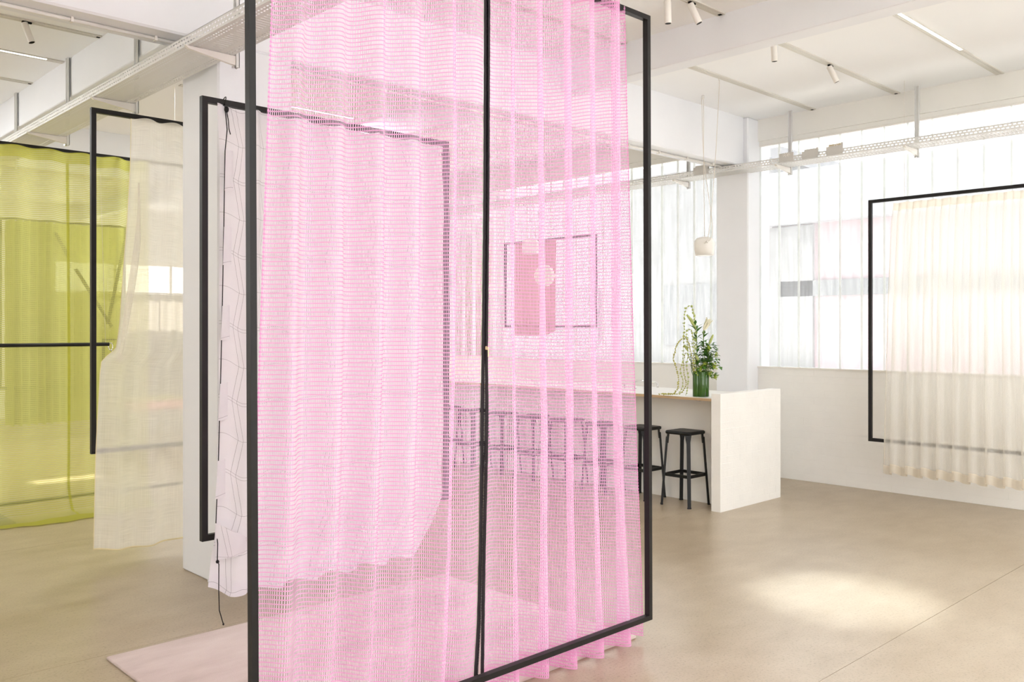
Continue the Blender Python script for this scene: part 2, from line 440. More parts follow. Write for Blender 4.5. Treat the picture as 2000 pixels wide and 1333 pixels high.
# window wall (X = 8.6)
wr = MB()
wr.box(XW+.003, XW+.25, Y0, Y1, 0, 1.175)
wr.box(XW, XW+.25, Y0, Y1, 3.64, ZC); wr.box(XW+.025, XW+.25, Y0, Y1, 3.60, 3.64)
wr.box(XW, XW+.25, Y0-.3, -0.80, 1.175, 3.64); wr.box(XW, XW+.25, 10.60, 11.0, 1.175, 3.64); wr.box(XW, XW+.25, 17.3, Y1+.3, 1.175, 3.64)
wall_right = struct('wall_right', wr, 'wall_paint', 'painted brick dado and header of the channel glass wall')
bm = MB().cbox(0, .004, 0, .226, 0, .068, .0016)
brick0 = None
def bricks(parent, n_course, course, length, gap, pos, xa, xb):
    """courses of painted bricks; pos(along, z) -> location, rotation"""
    global brick0
    for k in range(n_course):
        s = xa - (length/2 if k % 2 else 0)
        while s < xb-0.01:
            a = max(s, xa); b = min(s+length, xb)
            if b-a > 0.03:
                L = b-a-gap
                if brick0 is None: o = bm.build('brick', 'brick_paint', None); brick0 = o
                else: o = brick0.copy(); COL.objects.link(o)
                o.parent = parent
                loc, rz = pos(a+gap/2, k*course+gap/2)
                o.location = loc; o.rotation_euler = (0, 0, rz)
                o.scale = (random.uniform(.30, .50), L/.226, (course-gap)/.068)
            s += length
bricks(wall_right, 16, 1.175/16, .23, .0032, lambda y, z: ((XW+.001, y, z), 0), 2.05, 5.12)

struct('wall_far', MB().box(X0-.3, 2.45, Y1, Y1+.3, 0, ZC).box(8.4, XW, Y1, Y1+.3, 0, ZC).box(2.45, 8.4, Y1, Y1+.3, 0, 2.22).box(2.45, 8.4, Y1, Y1+.3, 2.88, ZC).box(3.25, 5.1, Y1, Y1+.3, 2.22, 2.88).box(2.45, 3.25, Y1, Y1+.3, 2.22, 2.68), 'wall_paint', 'far white wall with a high window')
struct('wall_left', MB().box(X0-.3, X0, Y0, 9.0, 0, ZC).box(X0-.3, X0, 15.0, Y1, 0, ZC).box(X0-.3, X0, 9.0, 15.0, 0, 1.18).box(X0-.3, X0, 9.0, 15.0, 3.45, ZC), 'wall_paint', 'white wall with a long window')
struct('wall_near', MB().box(X0-.3, -3.25, Y0-.3, Y0, 0, ZC).box(8.35, XW, Y0-.3, Y0, 0, ZC).box(-3.25, 8.35, Y0-.3, Y0, 0, .2).box(-3.25, 8.35, Y0-.3, Y0, 3.7, ZC), 'wall_paint', 'white wall with glazing')

# beams and columns
struct('beam_1', MB().cbox(X0, 8.40, 5.17, 5.45, 3.352, ZC+.01, .012), 'beam_paint', 'deep white beam carrying a conduit')
struct('beam_2', MB().cbox(X0, 8.40, 10.65, 10.93, 3.352, ZC+.01, .012), 'beam_paint', 'deep white beam in the far bay')
struct('beam_3', MB().cbox(5.516, 5.682, Y0, 5.18, 3.607, ZC+.01, .006), 'beam_paint', 'shallow white cross beam over the floor')
struct('beam_4', MB().cbox(5.516, 5.682, 5.44, Y1, 3.607, ZC+.01, .006), 'beam_paint', 'shallow white cross beam behind the bar')
struct('beam_5', MB().cbox(2.442, 2.80, 5.44, Y1, 3.547, ZC+.01, .006), 'beam_paint', 'white cross beam behind the cable tray')
struct('column_1', MB().cbox(2.465, 2.95, 5.32, 5.75, 0, 3.36, .010).cbox(2.44, 2.95, 5.172, 5.33, 0, 3.36, .012), 'beam_paint', 'white column behind the printed curtain')
struct('column_2', MB().cbox(8.40, XW+.25, 5.12, 5.52, 0, ZC, .012), 'beam_paint', 'white column between the two glass walls')
struct('column_3', MB().cbox(8.40, XW+.25, 10.60, 11.0, 0, ZC, .012), 'beam_paint', 'white column in the far bay')

# channel glass windows
PITCH = 0.2265; pane0 = flange0 = None
def channel_window(name, ya, yb, label):
    global pane0, flange0
    fr = MB().box(XW-.012, XW+.12, ya, yb, 1.170, 1.185).box(XW+.03, XW+.12, ya, yb, 3.585, 3.602)
    wdw = struct(name, fr, 'lamp_white', label)
    n = int(round((yb-ya)/PITCH)); p = (yb-ya)/n
    for i in range(n):
        if pane0 is None:
            m = MB(); W = PITCH-.006
            m.grid(1, 1, lambda u, v: (0.055, u*W, v*2.40), lambda u, v: (u, v))
            o = m.build('pane', 'channel_glass', None); pane0 = o
            q = MB(); q.grid(1, 1, lambda u, v: (0.012+.043*u, 0, v*2.40), lambda u, v: (u, v)); q.grid(1, 1, lambda u, v: (0.012+.043*u, W, v*2.40), lambda u, v: (u, v))
            flange0 = q.build('flange', 'channel_flange', o)
        else:
            o = pane0.copy(); COL.objects.link(o); q = flange0.copy(); COL.objects.link(q); q.parent = o
        o.parent = wdw; o.location = (XW+.02, ya+i*p+.003, 1.185); o.scale = (1, p/PITCH, 1)
channel_window('window_1', -0.80, 5.12, 'channel glass wall right of the column')
channel_window('window_2', 5.52, 10.60, 'channel glass wall behind the bar')
channel_window('window_6', 11.0, 17.3, 'added channel glass wall of the far bay, out of view')  # out of view, added to bring more light into the far bay
def plain_window(name, axis, at, a, b, z0, z1, n, label):
    m = MB(); t = .05
    def bx(u0, u1, w0, w1): m.box(u0, u1, at-.04, at+.04, w0, w1) if axis == 'x' else m.box(at-.04, at+.04, u0, u1, w0, w1)
    bx(a, b, z0, z0+t); bx(a, b, z1-t, z1)
    for i in range(n+1): c = lerp(a+t/2, b-t/2, i/n); bx(c-t/2, c+t/2, z0+t, z1-t)
    wdw = struct(name, m, 'lamp_white', label)
    for i in range(n):
        c0 = lerp(a+t/2, b-t/2, i/n)+t/2; c1 = lerp(a+t/2, b-t/2, (i+1)/n)-t/2; q = MB()
        if axis == 'x': q.box(c0, c1, at-.003, at+.003, z0+t, z1-t)
        else: q.box(at-.003, at+.003, c0, c1, z0+t, z1-t)
        q.build('pane', 'clear_glass', wdw)
plain_window('window_3', 'x', Y1+.1, 2.45, 3.25, 2.68, 2.88, 1, 'added small high window in the far wall, out of view')  # unseen opening, added and sized to shape the sun patch on the floor
plain_window('window_7', 'x', Y1+.1, 5.1, 8.4, 2.22, 2.88, 3, 'high strip window in the far wall')
plain_window('window_4', 'x', Y0-.1, -3.25, 8.35, .2, 3.7, 6, 'full-height glazing')
plain_window('window_5', 'y', X0-.1, 9.0, 15.0, 1.18, 3.45, 4, 'long side window')

# outdoors: street and the buildings across it
struct('street_ground', MB().box(XW+.25, 60, -60, 80, -.3, -.1).box(-60, XW+.25, Y1+.3, 90, -.3, -.1).box(-60, XW+.25, -70, Y0-.3, -.3, -.1), 'street', 'pale street outside')
bl = thing('street_building', 'low pink building with grey roof seen through the channel glass', 'building', (16, 0, -.1))
MB().box(16, 24, -14, 9.2, -.1, 3.63).build('wall', 'pink_render', bl)
MB().box(15.7, 24.3, -14.3, 9.5, 3.63, 4.65).build('roof', 'grey_roof', bl)
MB().box(15.93, 16.02, -13.9, 9.0, 2.22, 2.52).build('window_band', 'grey_band', bl)
MB().box(15.93, 16.02, 8.3, 9.21, -.1, 3.6).build('corner_pier', 'pale_render', bl)
b2 = thing('grey_building', 'pale grey building seen through the glass behind the bar', 'building', (17, 14, -.1))
MB().box(17, 25, 9.8, 30, -.1, 5.2).build('wall', 'pale_render', b2)
MB().box(16.8, 25.2, 9.7, 30.2, 5.2, 5.5).build('roof_edge', 'grey_roof', b2)
for i in range(5): MB().box(16.94, 17.02, 11+i*3.6, 12.6+i*3.6, 1.2, 2.6).build('window', 'grey_band', b2)
MB().cbox(12.2, 13.0, 2.92, 3.55, -.1, 1.42, .03).build('street_bin', 'pale_render', None, loc=(12.6, 3.2, -.1))
tag(bpy.data.objects['street_bin'], 'grey-green bin outside the glass behind the sheer curtain', 'bin')

# lighting tracks in the ceiling
def track(y, xa, xb, label, glow=None):
    t = thing('lighting_track', label, 'light track', ((xa+xb)/2, y, ZC-.012), 'recessed ceiling light tracks')
    MB().box(xa, xb, y-.033, y-.014, ZC-.010, ZC+.004).box(xa, xb, y+.014, y+.033, ZC-.010, ZC+.004).build('rim', 'track_white', t)
    MB().box(xa, xb, y-.014, y-.0105, ZC-.008, ZC+.004).box(xa, xb, y+.033, y+.036, ZC-.002, ZC+.004).build('groove', 'dark_gap', t)
    MB().box(xa, xb, y-.0105, y+.0145, ZC-.008, ZC+.004).build('channel', 'track_white', t)
    if glow: MB().box(glow[0], glow[1], y-.030, y-.008, ZC-.013, ZC-.009).build('light_strip', 'light_strip', t)
    else: MB().box(xb-.03, xb-.006, y-.012, y+.014, ZC-.011, ZC-.007).build('end_cap', 'lens_black', t)
    return t
track(2.69, 5.69, 8.59, 'glowing light track in the ceiling nearest the right picture edge', (5.72, 7.6))
track(3.605, 5.69, 8.59, 'light track above the window bay holding a single white spotlight')
track(4.47, 5.69, 8.59, 'light track in the ceiling above the pendant lamp')
track(3.575, 2.9, 5.51, 'light track above the pink curtain with two spotlights')
track(4.475, 2.9, 5.51, 'light track seen through the top of the pink curtain')
track(7.195, -3.2, 2.435, 'left ceiling light track nearest the deep beam')
track(8.10, -3.2, 2.435, 'left ceiling light track with a short glowing strip', (1.95, 2.30))
track(9.00, -3.2, 2.435, 'left ceiling light track farthest from the deep beam')
def spot(base, tilt, az, label, mount=.035):
    t = thing('spotlight', label, 'spotlight', base, 'white track spotlights')
    bx, by, bz = base
    MB().box(bx-.02, bx+.045, by-.010, by+.010, bz-.010, bz).build('adapter', 'lens_black', t)
    MB().tube([(bx, by, bz-.012), (bx, by, bz-mount)], .007).build('stem', 'lens_black', t)
    d = Vector((math.cos(az)*math.sin(tilt), math.sin(az)*math.sin(tilt), -math.cos(tilt)))
    p = Vector((bx, by, bz-mount+.012)) - d*.012; q = p + d*.150
    rot = d.to_track_quat('Z', 'Y').to_matrix()
    MB().lathe([(.001, 0), (.022, 0), (.024, .003), (.024, .15), (.0225, .1515), (.021, .15), (.001, .15)], p, 20, rot).build('barrel', 'lamp_white', t, True)
    MB().lathe([(.001, .1502), (.0205, .1502), (.0205, .1512), (.001, .1512)], p, 16, rot).build('lens', 'lens_black', t)
    return t
spot((5.13, 3.575, ZC-.01), .42, -.9, 'white spotlight pointing down right above the pink curtain corner')
spot((4.86, 3.575, ZC-.01), .05, 0, 'white spotlight cut by the top picture edge, pointing straight down', .085)
spot((7.22, 3.605, ZC-.01), .45, -.85, 'white spotlight hanging from the window bay track')
spot((6.29, 3.605, ZC-.01), .1, 0, 'spotlight mostly hidden behind the shallow cross beam')
spot((1.90, 7.195, ZC-.01), .35, -.6, 'white spotlight in the top left corner')
sp = spot((5.35, 2.69, ZC-.01), .12, -2.4, 'added spotlight outside the picture, casting the bright floor patch')
ld = bpy.data.lights.new('sun_patch_spot', 'SPOT'); lo = bpy.data.objects.new('sun_patch_spot', ld); COL.objects.link(lo)  # added lamp outside the view, stands in for diffuse sunlight on the floor
lo.location = (5.33, 2.67, 3.68); lo.rotation_euler = (Vector((5.33, 2.67, 3.68))-Vector((5.07, 2.43, 0))).to_track_quat('Z', 'Y').to_euler()
ld.energy = 400; ld.spot_size = math.radians(21); ld.spot_blend = 1.0; ld.color = (.78, .89, 1); ld.shadow_soft_size = .03

lw = bpy.data.lights.new('fill_flood', 'SPOT'); lo = bpy.data.objects.new('fill_flood', lw); COL.objects.link(lo)  # unseen flood added to imitate window glare on the near floor
spot((6.3, 1.79, ZC-.01), .3, -2.0, 'added fill floodlight above the window bay outside the picture')
lo.location = (6.28, 1.75, 3.68); lo.rotation_euler = (Vector((6.28, 1.75, 3.68))-Vector((5.2, 1.15, 0))).to_track_quat('Z', 'Y').to_euler()
lw.energy = 60; lw.spot_size = math.radians(60); lw.spot_blend = 1.0; lw.color = (.90, .94, 1.0); lw.shadow_soft_size = .05
# unseen tracks with long light strips, added to brighten the room
for (xa, xb, ya, lab) in ((-2.6, 1.6, .0, 'added fill track over the near floor outside the picture, left'), (2.2, 5.4, -.1, 'added fill track over the near floor outside the picture, middle'), (-2.6, 1.6, -2.6, 'added fill track by the glazing outside the picture, left'), (2.2, 5.4, -2.6, 'added fill track by the glazing outside the picture, middle'), (5.8, 8.4, .9, 'added fill track above the window bay outside the picture'), (-3.2, 1.4, 9.9, 'added fill track in the left bay outside the picture'), (3.45, 5.4, 8.1, 'added fill track in the middle bay hidden by the column'), (3.0, 5.4, 12.3, 'added fill track in the far middle bay')):
    t = track(ya, xa, xb, lab, (xa+.05, xb-.05))
    ad = bpy.data.lights.new('fill_strip_light', 'AREA'); ad.shape = 'RECTANGLE'; ad.size = xb-xa-.1; ad.size_y = .05; ad.energy = FILL_STRIP*(xb-xa)*(1.7 if ya > 5 else .5 if xa > 5 else 1); ad.color = (.95, .975, 1.0)
    ao = bpy.data.objects.new('fill_strip_light', ad); COL.objects.link(ao); ao.location = ((xa+xb)/2, ya, ZC-.02)

# conduits under the deep beam
for (xa, xb, lab) in ((-2.0, 2.44, 'white conduit under the deep beam left of the column'), (2.96, 8.30, 'white conduit under the deep beam towards the glass wall')):
    t = thing('conduit', lab, 'conduit', (xa, 5.31, 3.34), 'conduits clipped under the beam')
    MB().tube([(xa, 5.31, 3.338), (xb, 5.31, 3.338)], .0115, 10).build('pipe', 'lamp_white', t, True)
    x = xa+.35
    while x < xb: MB().box(x-.007, x+.007, 5.292, 5.328, 3.324, 3.354).build('saddle', 'lamp_white', t); x += .47

# cable trays on cantilever brackets
def tray(label, x0, x1, y0, y1, z, loc):
    t = thing('cable_tray', label, 'cable tray', loc, 'perforated white cable trays')
    L = y1-y0
    MB().grid(1, 1, lambda u, v: (lerp(x0, x1, v), lerp(y0, y1, u), z), lambda u, v: (u*L, v*.274)).build('tray_base', 'tray_bottom', t)
    for x in (x0, x1):
        MB().grid(1, 1, lambda u, v, x=x: (x, lerp(y0, y1, u), z+v*.06), lambda u, v: (u*L, v*.06)).build('tray_side', 'tray_side', t)
        s = 1 if x == x0 else -1
        MB().box(min(x, x+s*.012), max(x, x+s*.012), y0, y1, z+.058, z+.061).build('lip', 'tray_white', t)
    return t
tray('perforated cable tray running past the grey column at upper left', 2.126, 2.40, 2.6, 10.6, 3.205, (2.26, 6.6, 3.205))
tray('perforated cable tray in front of the channel glass wall', 8.175, 8.445, -1.0, 10.5, 3.275, (8.31, 4.7, 3.275))
def bracket(x, y, zt, zb, label, reach=.30, ztray=3.205):
    t = thing('tray_bracket', label, 'bracket', (x, y, zb), 'cable tray brackets')
    MB().box(x+.002, x+.022, y-.020, y-.015, zb, zt).box(x+.002, x+.022, y+.015, y+.020, zb, zt).box(x+.018, x+.022, y-.020, y+.020, zb, zt).build('rod', 'tray_white', t)
    m = MB(); a = x+.002; b = x-reach; z1 = ztray-.003
    m.quadbox([(b+.02, y-.012, z1-.016), (a, y-.012, zb+.012), (a, y+.012, zb+.012), (b+.02, y+.012, z1-.016), (b, y-.012, z1), (a, y-.012, z1), (a, y+.012, z1), (b, y+.012, z1)])
    m.build('arm', 'lamp_white', t)
    MB().lathe([(.001, 0), (.012, 0), (.012, .012), (.001, .012)], (x-.006, y, zb-.006), 8).build('bolt', 'chrome', t)
bracket(2.41, 4.891, 3.87, 3.135, 'cable tray bracket in front of the white column')
bracket(2.41, 6.433, 3.87, 3.135, 'cable tray bracket above the cream curtain frame')
bracket(2.41, 7.94, 3.87, 3.135, 'cable tray bracket above the yellow curtain')
bracket(2.41, 9.47, 3.87, 3.135, 'cable tray bracket at the far left edge')
bracket(8.45, 3.365, 3.87, 3.20, 'cable tray bracket above the sheer curtain frame', .29, 3.275)
bracket(8.45, 4.66, 3.87, 3.20, 'cable tray bracket right of the window column', .29, 3.275)
bracket(8.45, 5.93, 3.87, 3.20, 'cable tray bracket behind the pendant lamp', .29, 3.275)
# little boxes fixed to the window tray
def tray_box(y0, y1, z1, mat, label, star=False, ring=False):
    x = 8.170; t = thing('junction_box', label, 'junction box', (x, (y0+y1)/2, 3.275), 'boxes on the window cable tray')
    MB().box(x-.004, x-.001, y0, y1, 3.285, z1-.02 if not star else z1).build('plate', 'box_grey', t)
    if star:
        m = MB(); c = ((y0+y1)/2, (z1+3.335)/2)
        for k in range(8):
            a = PI*k/4+.2; m.bar((x-.0055, c[0]+.012*math.cos(a), c[1]+.006*math.sin(a)), (x-.0055, c[0]+.042*math.cos(a), c[1]+.022*math.sin(a)), .005, .002, (1, 0, 0))
        m.build('star_slot', 'lamp_white', t)
    else:
        MB().cbox(x+.002, x+.07, y0+.03, y1-.02, 3.33, z1, .004).build('box_body', mat, t)
        MB().box(x-.002, x+.002, y0, y0+.02, 3.33, z1+.005).build('tab', 'box_grey', t)
        if ring:
            pts = [(x, (y0+y1)/2-.01+.014*math.cos(2*PI*k/16), z1-.02+.014*math.sin(2*PI*k/16)) for k in range(17)]
            MB().tube(pts, .003, 6).build('ring', 'lamp_white', t)
tray_box(4.46, 4.62, 3.372, 'box_grey', 'starburst plate on the window cable tray', True)
tray_box(4.20, 4.37, 3.378, 'box_grey', 'grey junction box on the window cable tray', False)
tray_box(3.945, 4.115, 3.388, 'box_tan', 'tan junction box on the window cable tray', False, True)
tray_box(5.47, 5.66, 3.385, 'box_grey', 'grey junction box on the tray behind the pendant cords')

# ================================================================== FRAMES AND CURTAINS
def frame(label, axis, at, a, b, z0, z1, w=.026, d=.030, lean=0.0, wires=True, group='hanging black display frames'):
    """rectangle of black square tube hung from the ceiling on two wires; axis is the rails' direction"""
    base = ((a+b)/2, at, z0) if axis == 'x' else (at, (a+b)/2, z0)
    t = thing('display_frame', label, 'frame', base, group)
    def sh(z): return -lean*(z-z0)
    def bx(m, u0, u1, q0, q1):
        c = []
        for z in (q0, q1):
            for (u, o) in ((u0, 0), (u1, 0), (u1, d), (u0, d)):
                c.append((u+sh(z), at+o, z) if axis == 'x' else (at+d-o, u+sh(z), z) if False else ((u+sh(z), at+o, z) if axis == 'x' else (at+o, u, z)))
        if axis == 'y': c = [c[0], c[3], c[2], c[1], c[4], c[7], c[6], c[5]]
        return m.quadbox(c)
    bx(MB(), a, a+w, z0, z1).build('post', 'frame_black', t); bx(MB(), b-w, b, z0, z1).build('post', 'frame_black', t)
    bx(MB(), a+w, b-w, z1-w, z1).build('rail', 'frame_black', t); bx(MB(), a+w, b-w, z0, z0+w).build('rail', 'frame_black', t)
    if wires:
        for u in (a+(b-a)*.18, b-(b-a)*.18):
            p = (u+sh(z1), at+d/2, z1-.004) if axis == 'x' else (at+d/2, u, z1-.004)
            MB().tube([p, (p[0], p[1], ZC)], .0016, 5).build('hanging_wire', 'cord_white', t)
    return t
class Drape:
    """wavy hanging cloth; along(u,v), off(u,v), z(u,v) in metres, axis = direction of the rail"""
    def __init__(s, axis, along, off, z, nu, nv):
        s.axis, s.al, s.of, s.z, s.nu, s.nv = axis, along, off, z, nu, nv
        s.arc = [0.0]; pa = None
        for i in range(nu+1):
            u = i/nu; p = (along(u, .5), off(u, .5))
            if pa: s.arc.append(s.arc[-1]+math.hypot(p[0]-pa[0], p[1]-pa[1]))
            pa = p
    def fn(s, u, v):
        a = s.al(u, v); o = s.of(u, v)
        return (a, o, s.z(u, v)) if s.axis == 'x' else (o, a, s.z(u, v))
    def uv(s, u, v):
        i = min(int(u*s.nu+.5), s.nu); return (s.arc[i], s.z(0.5, 0)-s.z(u, v) if False else v*(s.z(.5, 0)-s.z(.5, 1)))
    def build(s, name, mat, parent, v0=0.0, v1=1.0, u0=0.0, u1=1.0, push=0.0, nv=None, nu=None, vflip=True):
        nu = nu or max(2, int(s.nu*(u1-u0))); nv = nv or max(1, int(round(s.nv*(v1-v0))))
        def f(u, v):
            p = s.fn(lerp(u0, u1, u), lerp(v0, v1, v))
            return (p[0], p[1]+push, p[2]) if s.axis == 'x' else (p[0]+push, p[1], p[2])
        H = s.z(.5, 0)-s.z(.5, 1)
        def g(u, v):
            uu = lerp(u0, u1, u)*s.nu; i = int(uu); j = min(i+1, s.nu); a = lerp(s.arc[min(i, s.nu)], s.arc[j], uu-i)
            return (a, lerp(v0, v1, v)*H)
        return MB().grid(nu, nv, f, g).build(name, mat, parent, True)

# --- the pink net curtain with its zip
PY = 2.712; LEAN = .0052
frame('large black steel frame holding the pink net curtain', 'x', PY, 1.400, 3.562, .14, 3.161, .024, .030, LEAN)
pc = thing('net_curtain', 'tall pink open-mesh curtain in two panels joined by a black zip', 'curtain', (2.42, 2.76, .02))
ZT, ZB = 3.165, .028
def cy(v): return 2.700 + .115*v**.8            # hung at the front of the top rail, falling behind the bottom one
def xat(px, Y):              # x in the room of a picture column on the plane y = Y
    c, s_ = math.cos(YAW), math.sin(YAW); k = (px-1000)/1724.6
    return Y*(c+k*s_)/(s_-k*c)
def zat(py, px, Y):
    c, s_ = math.cos(YAW), math.sin(YAW); k = (px-1000)/1724.6
    D = Y/(s_-k*c); return 1.6-(py-641.4)*D/1724.6
def pw(keys, v):             # smooth interpolation through (v, value) keys
    for (a, pa), (b, pb) in zip(keys[:-1], keys[1:]):
        if v <= b: return lerp(pa, pb, (v-a)/(b-a))
    return keys[-1][1]
ZIPL = [(0, 950.5), (.30, 949), (.53, 945.5), (.60, 943.5), (.673, 942.5), (.80, 940), (.90, 936), (.952, 931.5), (1, 928)]
ZIPR = [(0, 950.5), (.30, 949), (.53, 945.7), (.60, 947), (.673, 946), (.80, 941.5), (.90, 939.5), (.952, 938.5), (1, 938)]
LEDGE = [(0, 541), (.14, 535), (.53, 512), (.70, 501), (.88, 488), (1, 480)]
REDGE = [(0, 1216), (.40, 1219), (.55, 1222), (.71, 1228), (.79, 1233), (1, 1243)]
def zipL(v): return xat(pw(ZIPL, v), cy(v))
def zipR(v): return xat(pw(ZIPR, v), cy(v))
TW = .0185
def wav(x, x0, P): return math.sin(2*PI*(x-x0)/P)
def l_al(u, v): return lerp(xat(pw(LEDGE, v), cy(v)), zipL(v)-TW, u)
def l_off(u, v):
    x = lerp(1.477, 2.427, u); env = min(1, (1-u)*9)*min(1, .35+u*6); A = lerp(.046, .047, v)*(1+.22*math.sin(u*17+1))
    return cy(v) + env*(A*wav(x+.012*math.sin(5*v+u*3), 1.608, .166)) + .012*v*math.sin(9*u+4*v)*min(1, (1-u)*6)
def r_al(u, v): return lerp(zipR(v)+TW, xat(pw(REDGE, v), cy(v)+.02), u)
def r_off(u, v):
    x = lerp(2.459, 3.325, u); env = min(1, u*9); A = (lerp(.053, .056, v)+.016*max(0, (v-.8)/.2))*(1+.12*math.sin(u*13+2))
    return cy(v) + env*A*wav(x+.01*math.sin(4*v+u*5), 2.597, .160) + .010*v*math.sin(11*u+3*v)*min(1, u*6)
def zz(u, v): return lerp(ZT-.012, ZB, v)
def zr(u, v): return lerp(ZT-.012+.004*math.sin(40*u), ZB+.006*math.sin(9*u), v)
for (al, of, z, nu) in ((l_al, l_off, zz, 150), (r_al, r_off, zr, 140)):
    d = Drape('x', al, of, z, nu, 48)
    pn = d.build('panel', 'pink_net', pc, .022, .965)
    d.build('heading_band', 'pink_hem', pn, 0, .022); d.build('hem_band', 'pink_hem', pn, .965, 1.0)
    d.build('side_hem', 'pink_hem', pn, .022, .965, *((0, .008) if al is l_al else (.997, 1)), push=-.001, nu=4)
def tape(zx, s):
    def f(u, v):
        x = zx(v); a = x-.001 if s > 0 else x+.001-TW
        return (a+TW*u+(0.0005*math.sin(v*900)), cy(v)-.004-.002*math.sin(u*PI), lerp(ZT-.012, ZB+.004, v))
    return MB().grid(3, 90, f)
def tape_teeth(zx, s):
    m = MB(); k = 0; v = .012
    while v < .99:
        x = zx(v); z = lerp(ZT-.012, ZB+.004, v)
        m.box(x-.0032, x+.0032, cy(v)-.0085, cy(v)-.0035, z-.0019, z+.0019); v += .0021
    return m
for zx, s in ((zipL, -1), (zipR, 1)):
    tp = tape(zx, s).build('zip_tape', 'zip_black', pc, True)
    tape_teeth(zx, s).build('zip_teeth', 'zip_black', tp)['kind'] = 'stuff'
sv = .525; sz = lerp(ZT-.012, ZB, sv); sxx = (zipL(sv)+zipR(sv))/2; sy = cy(sv)-.012
sl = MB().cbox(sxx-.0055, sxx+.0055, sy-.005, sy+.005, sz-.004, sz+.012, .002).cbox(sxx-.003, sxx+.003, sy-.011, sy-.004, sz-.004, sz+.010, .001).build('zip_slider', 'brass', pc)
MB().cbox(sxx-.001, sxx+.0045, sy-.013, sy-.011, sz-.034, sz+.002, .001).build('pull_tab', 'brass', sl)

# --- the white printed curtain on its frame by the column
WY = 4.47
frame('black frame holding the white printed curtain in front of the column', 'x', WY, 2.022, 3.70, .478, 2.822, .032, .032)
wc = thing('printed_curtain', 'white cotton curtain printed with thin zigzag lines and gathered on a cord', 'curtain', (2.8, WY-.03, .22))
def w_right(v): return xat(pw([(0, 861), (.70, 860), (.80, 854), (.86, 857), (.92, 838), (1, 797)], v), WY-.05)
def w_al(u, v): return lerp(xat(pw([(0, 431), (.5, 429), (.82, 425), (.90, 420), (.95, 412), (1, 406.5)], v), WY-.05), w_right(v), u)
def w_off(u, v):
    e = min(1, .25+u*5)
    return WY-.016-.035*min(1, v*8) + e*(.034*math.sin(2*PI*u*5.6+.6+.5*math.sin(3*v)) + .010*math.sin(2*PI*u*13+4*v))
def w_z(u, v):
    zt = 2.782+.012*math.cos(2*PI*u*5.6); zb = .180+.008*math.sin(2*PI*u*5.6)+.07*max(0, 1-u*12)
    return lerp(zt, zb, v)
dw = Drape('x', w_al, w_off, w_z, 110, 60)
pn = dw.build('cloth', 'printed_cotton', wc)
dw.build('hem', 'printed_cotton', pn, .97, 1.0, push=-.003); dw.build('heading', 'printed_cotton', pn, 0, .022, push=-.004)
# fold where the cord has bunched the cloth at the foot
def zw(py): return 1.6-(py-641.4)*4.63/1724.6
def xw(px, Y=WY-.03):   # helper: x on the curtain plane for a picture column
    c, s_ = math.cos(YAW), math.sin(YAW); k = (px-1000)/1724.6
    return Y*(c+k*s_)/(s_-k*c)
fold = MB().grid(10, 12, lambda u, v: (lerp(xw(413)-.0, xw(472), u)+.012*v*math.sin(u*5), WY-.075-.05*math.sin(u*PI*.9)*(1-.5*v), lerp(zw(1020)-.10*u, zw(1092)+.01*u, v)), lambda u, v: (u*.2+.05, v*.2+2.0))
fold.build('fold', 'printed_cotton', pn, True)
# pocket tabs and the cord running through them
ys = [293, 372, 443, 518, 598, 665, 750, 822, 900, 974, 1024]
xs = [436, 434.5, 433.5, 432, 430.5, 429, 427, 425, 423, 420, 418]
for k in range(0, 10, 2):
    za, zb = zw(ys[k]), zw(ys[k+1]); xa = xw(xs[k]-2.5-.25*k); xb = xw(xs[k+1]-3.0-.45*k)
    m = MB().grid(6, 6, lambda u, v: (lerp(lerp(xa, xb, v), xa+.05, u), WY-.073-.010*math.sin(u*PI*.9)+.022*u, lerp(za, zb, v)+.006*u), lambda u, v: (u*.05, .2*v+.01))
    m.build('pocket_tab', 'printed_cotton', pn, True)
t = thing('gathering_cord', 'thin black cord tied to the frame and threaded down the printed curtain edge', 'cord', (xw(443), WY-.06, .05))
pts = [(xw(443), WY-.006, zw(196)), (xw(442), WY-.020, zw(212)), (xw(440), WY-.052, zw(250))] + [(xw(x-1.0), WY-.058, zw(y)) for x, y in zip(xs, ys)] + [(xw(416), WY-.085, zw(1060)), (xw(414.5), WY-.09, zw(1092)), (xw(417.5), WY-.09, zw(1100)), (xw(417.5), WY-.088, zw(1150)), (xw(419), WY-.086, zw(1190)), (xw(427), WY-.085, zw(1219))]
MB().tube(pts, .0026, 6).build('cord', 'cord_black', t, True)
MB().tube([(xw(445), WY-.012, zw(206)), (xw(446), WY-.03, zw(230)), (xw(446.5), WY-.034, zw(246)), (xw(449), WY-.036, zw(257))], .0026, 6).build('cord_tail', 'cord_black', t, True)
MB().ball((xw(444.5), WY-.018, zw(207)), .013, 8, 1.3).build('knot', 'cord_black', t, True)
lp = [(xw(443)+.010*math.cos(a), WY+.012+.026*math.sin(a), 2.806+.032*math.cos(a*1.0+.2)) for a in [2*PI*k/14 for k in range(15)]]
MB().tube(lp, .0026, 6).build('loop', 'cord_black', t, True)
MB().lathe([(.003, -.009), (.008, -.006), (.0095, 0), (.007, .006), (.003, .009)], (xw(414.5), WY-.092, zw(1094)), 10).build('toggle', 'cord_black', t, True)
MB().lathe([(.003, 0), (.0055, .004), (.004, .010)], (xw(427), WY-.085, zw(1221)), 8).build('cord_end', 'cord_black', t, True)
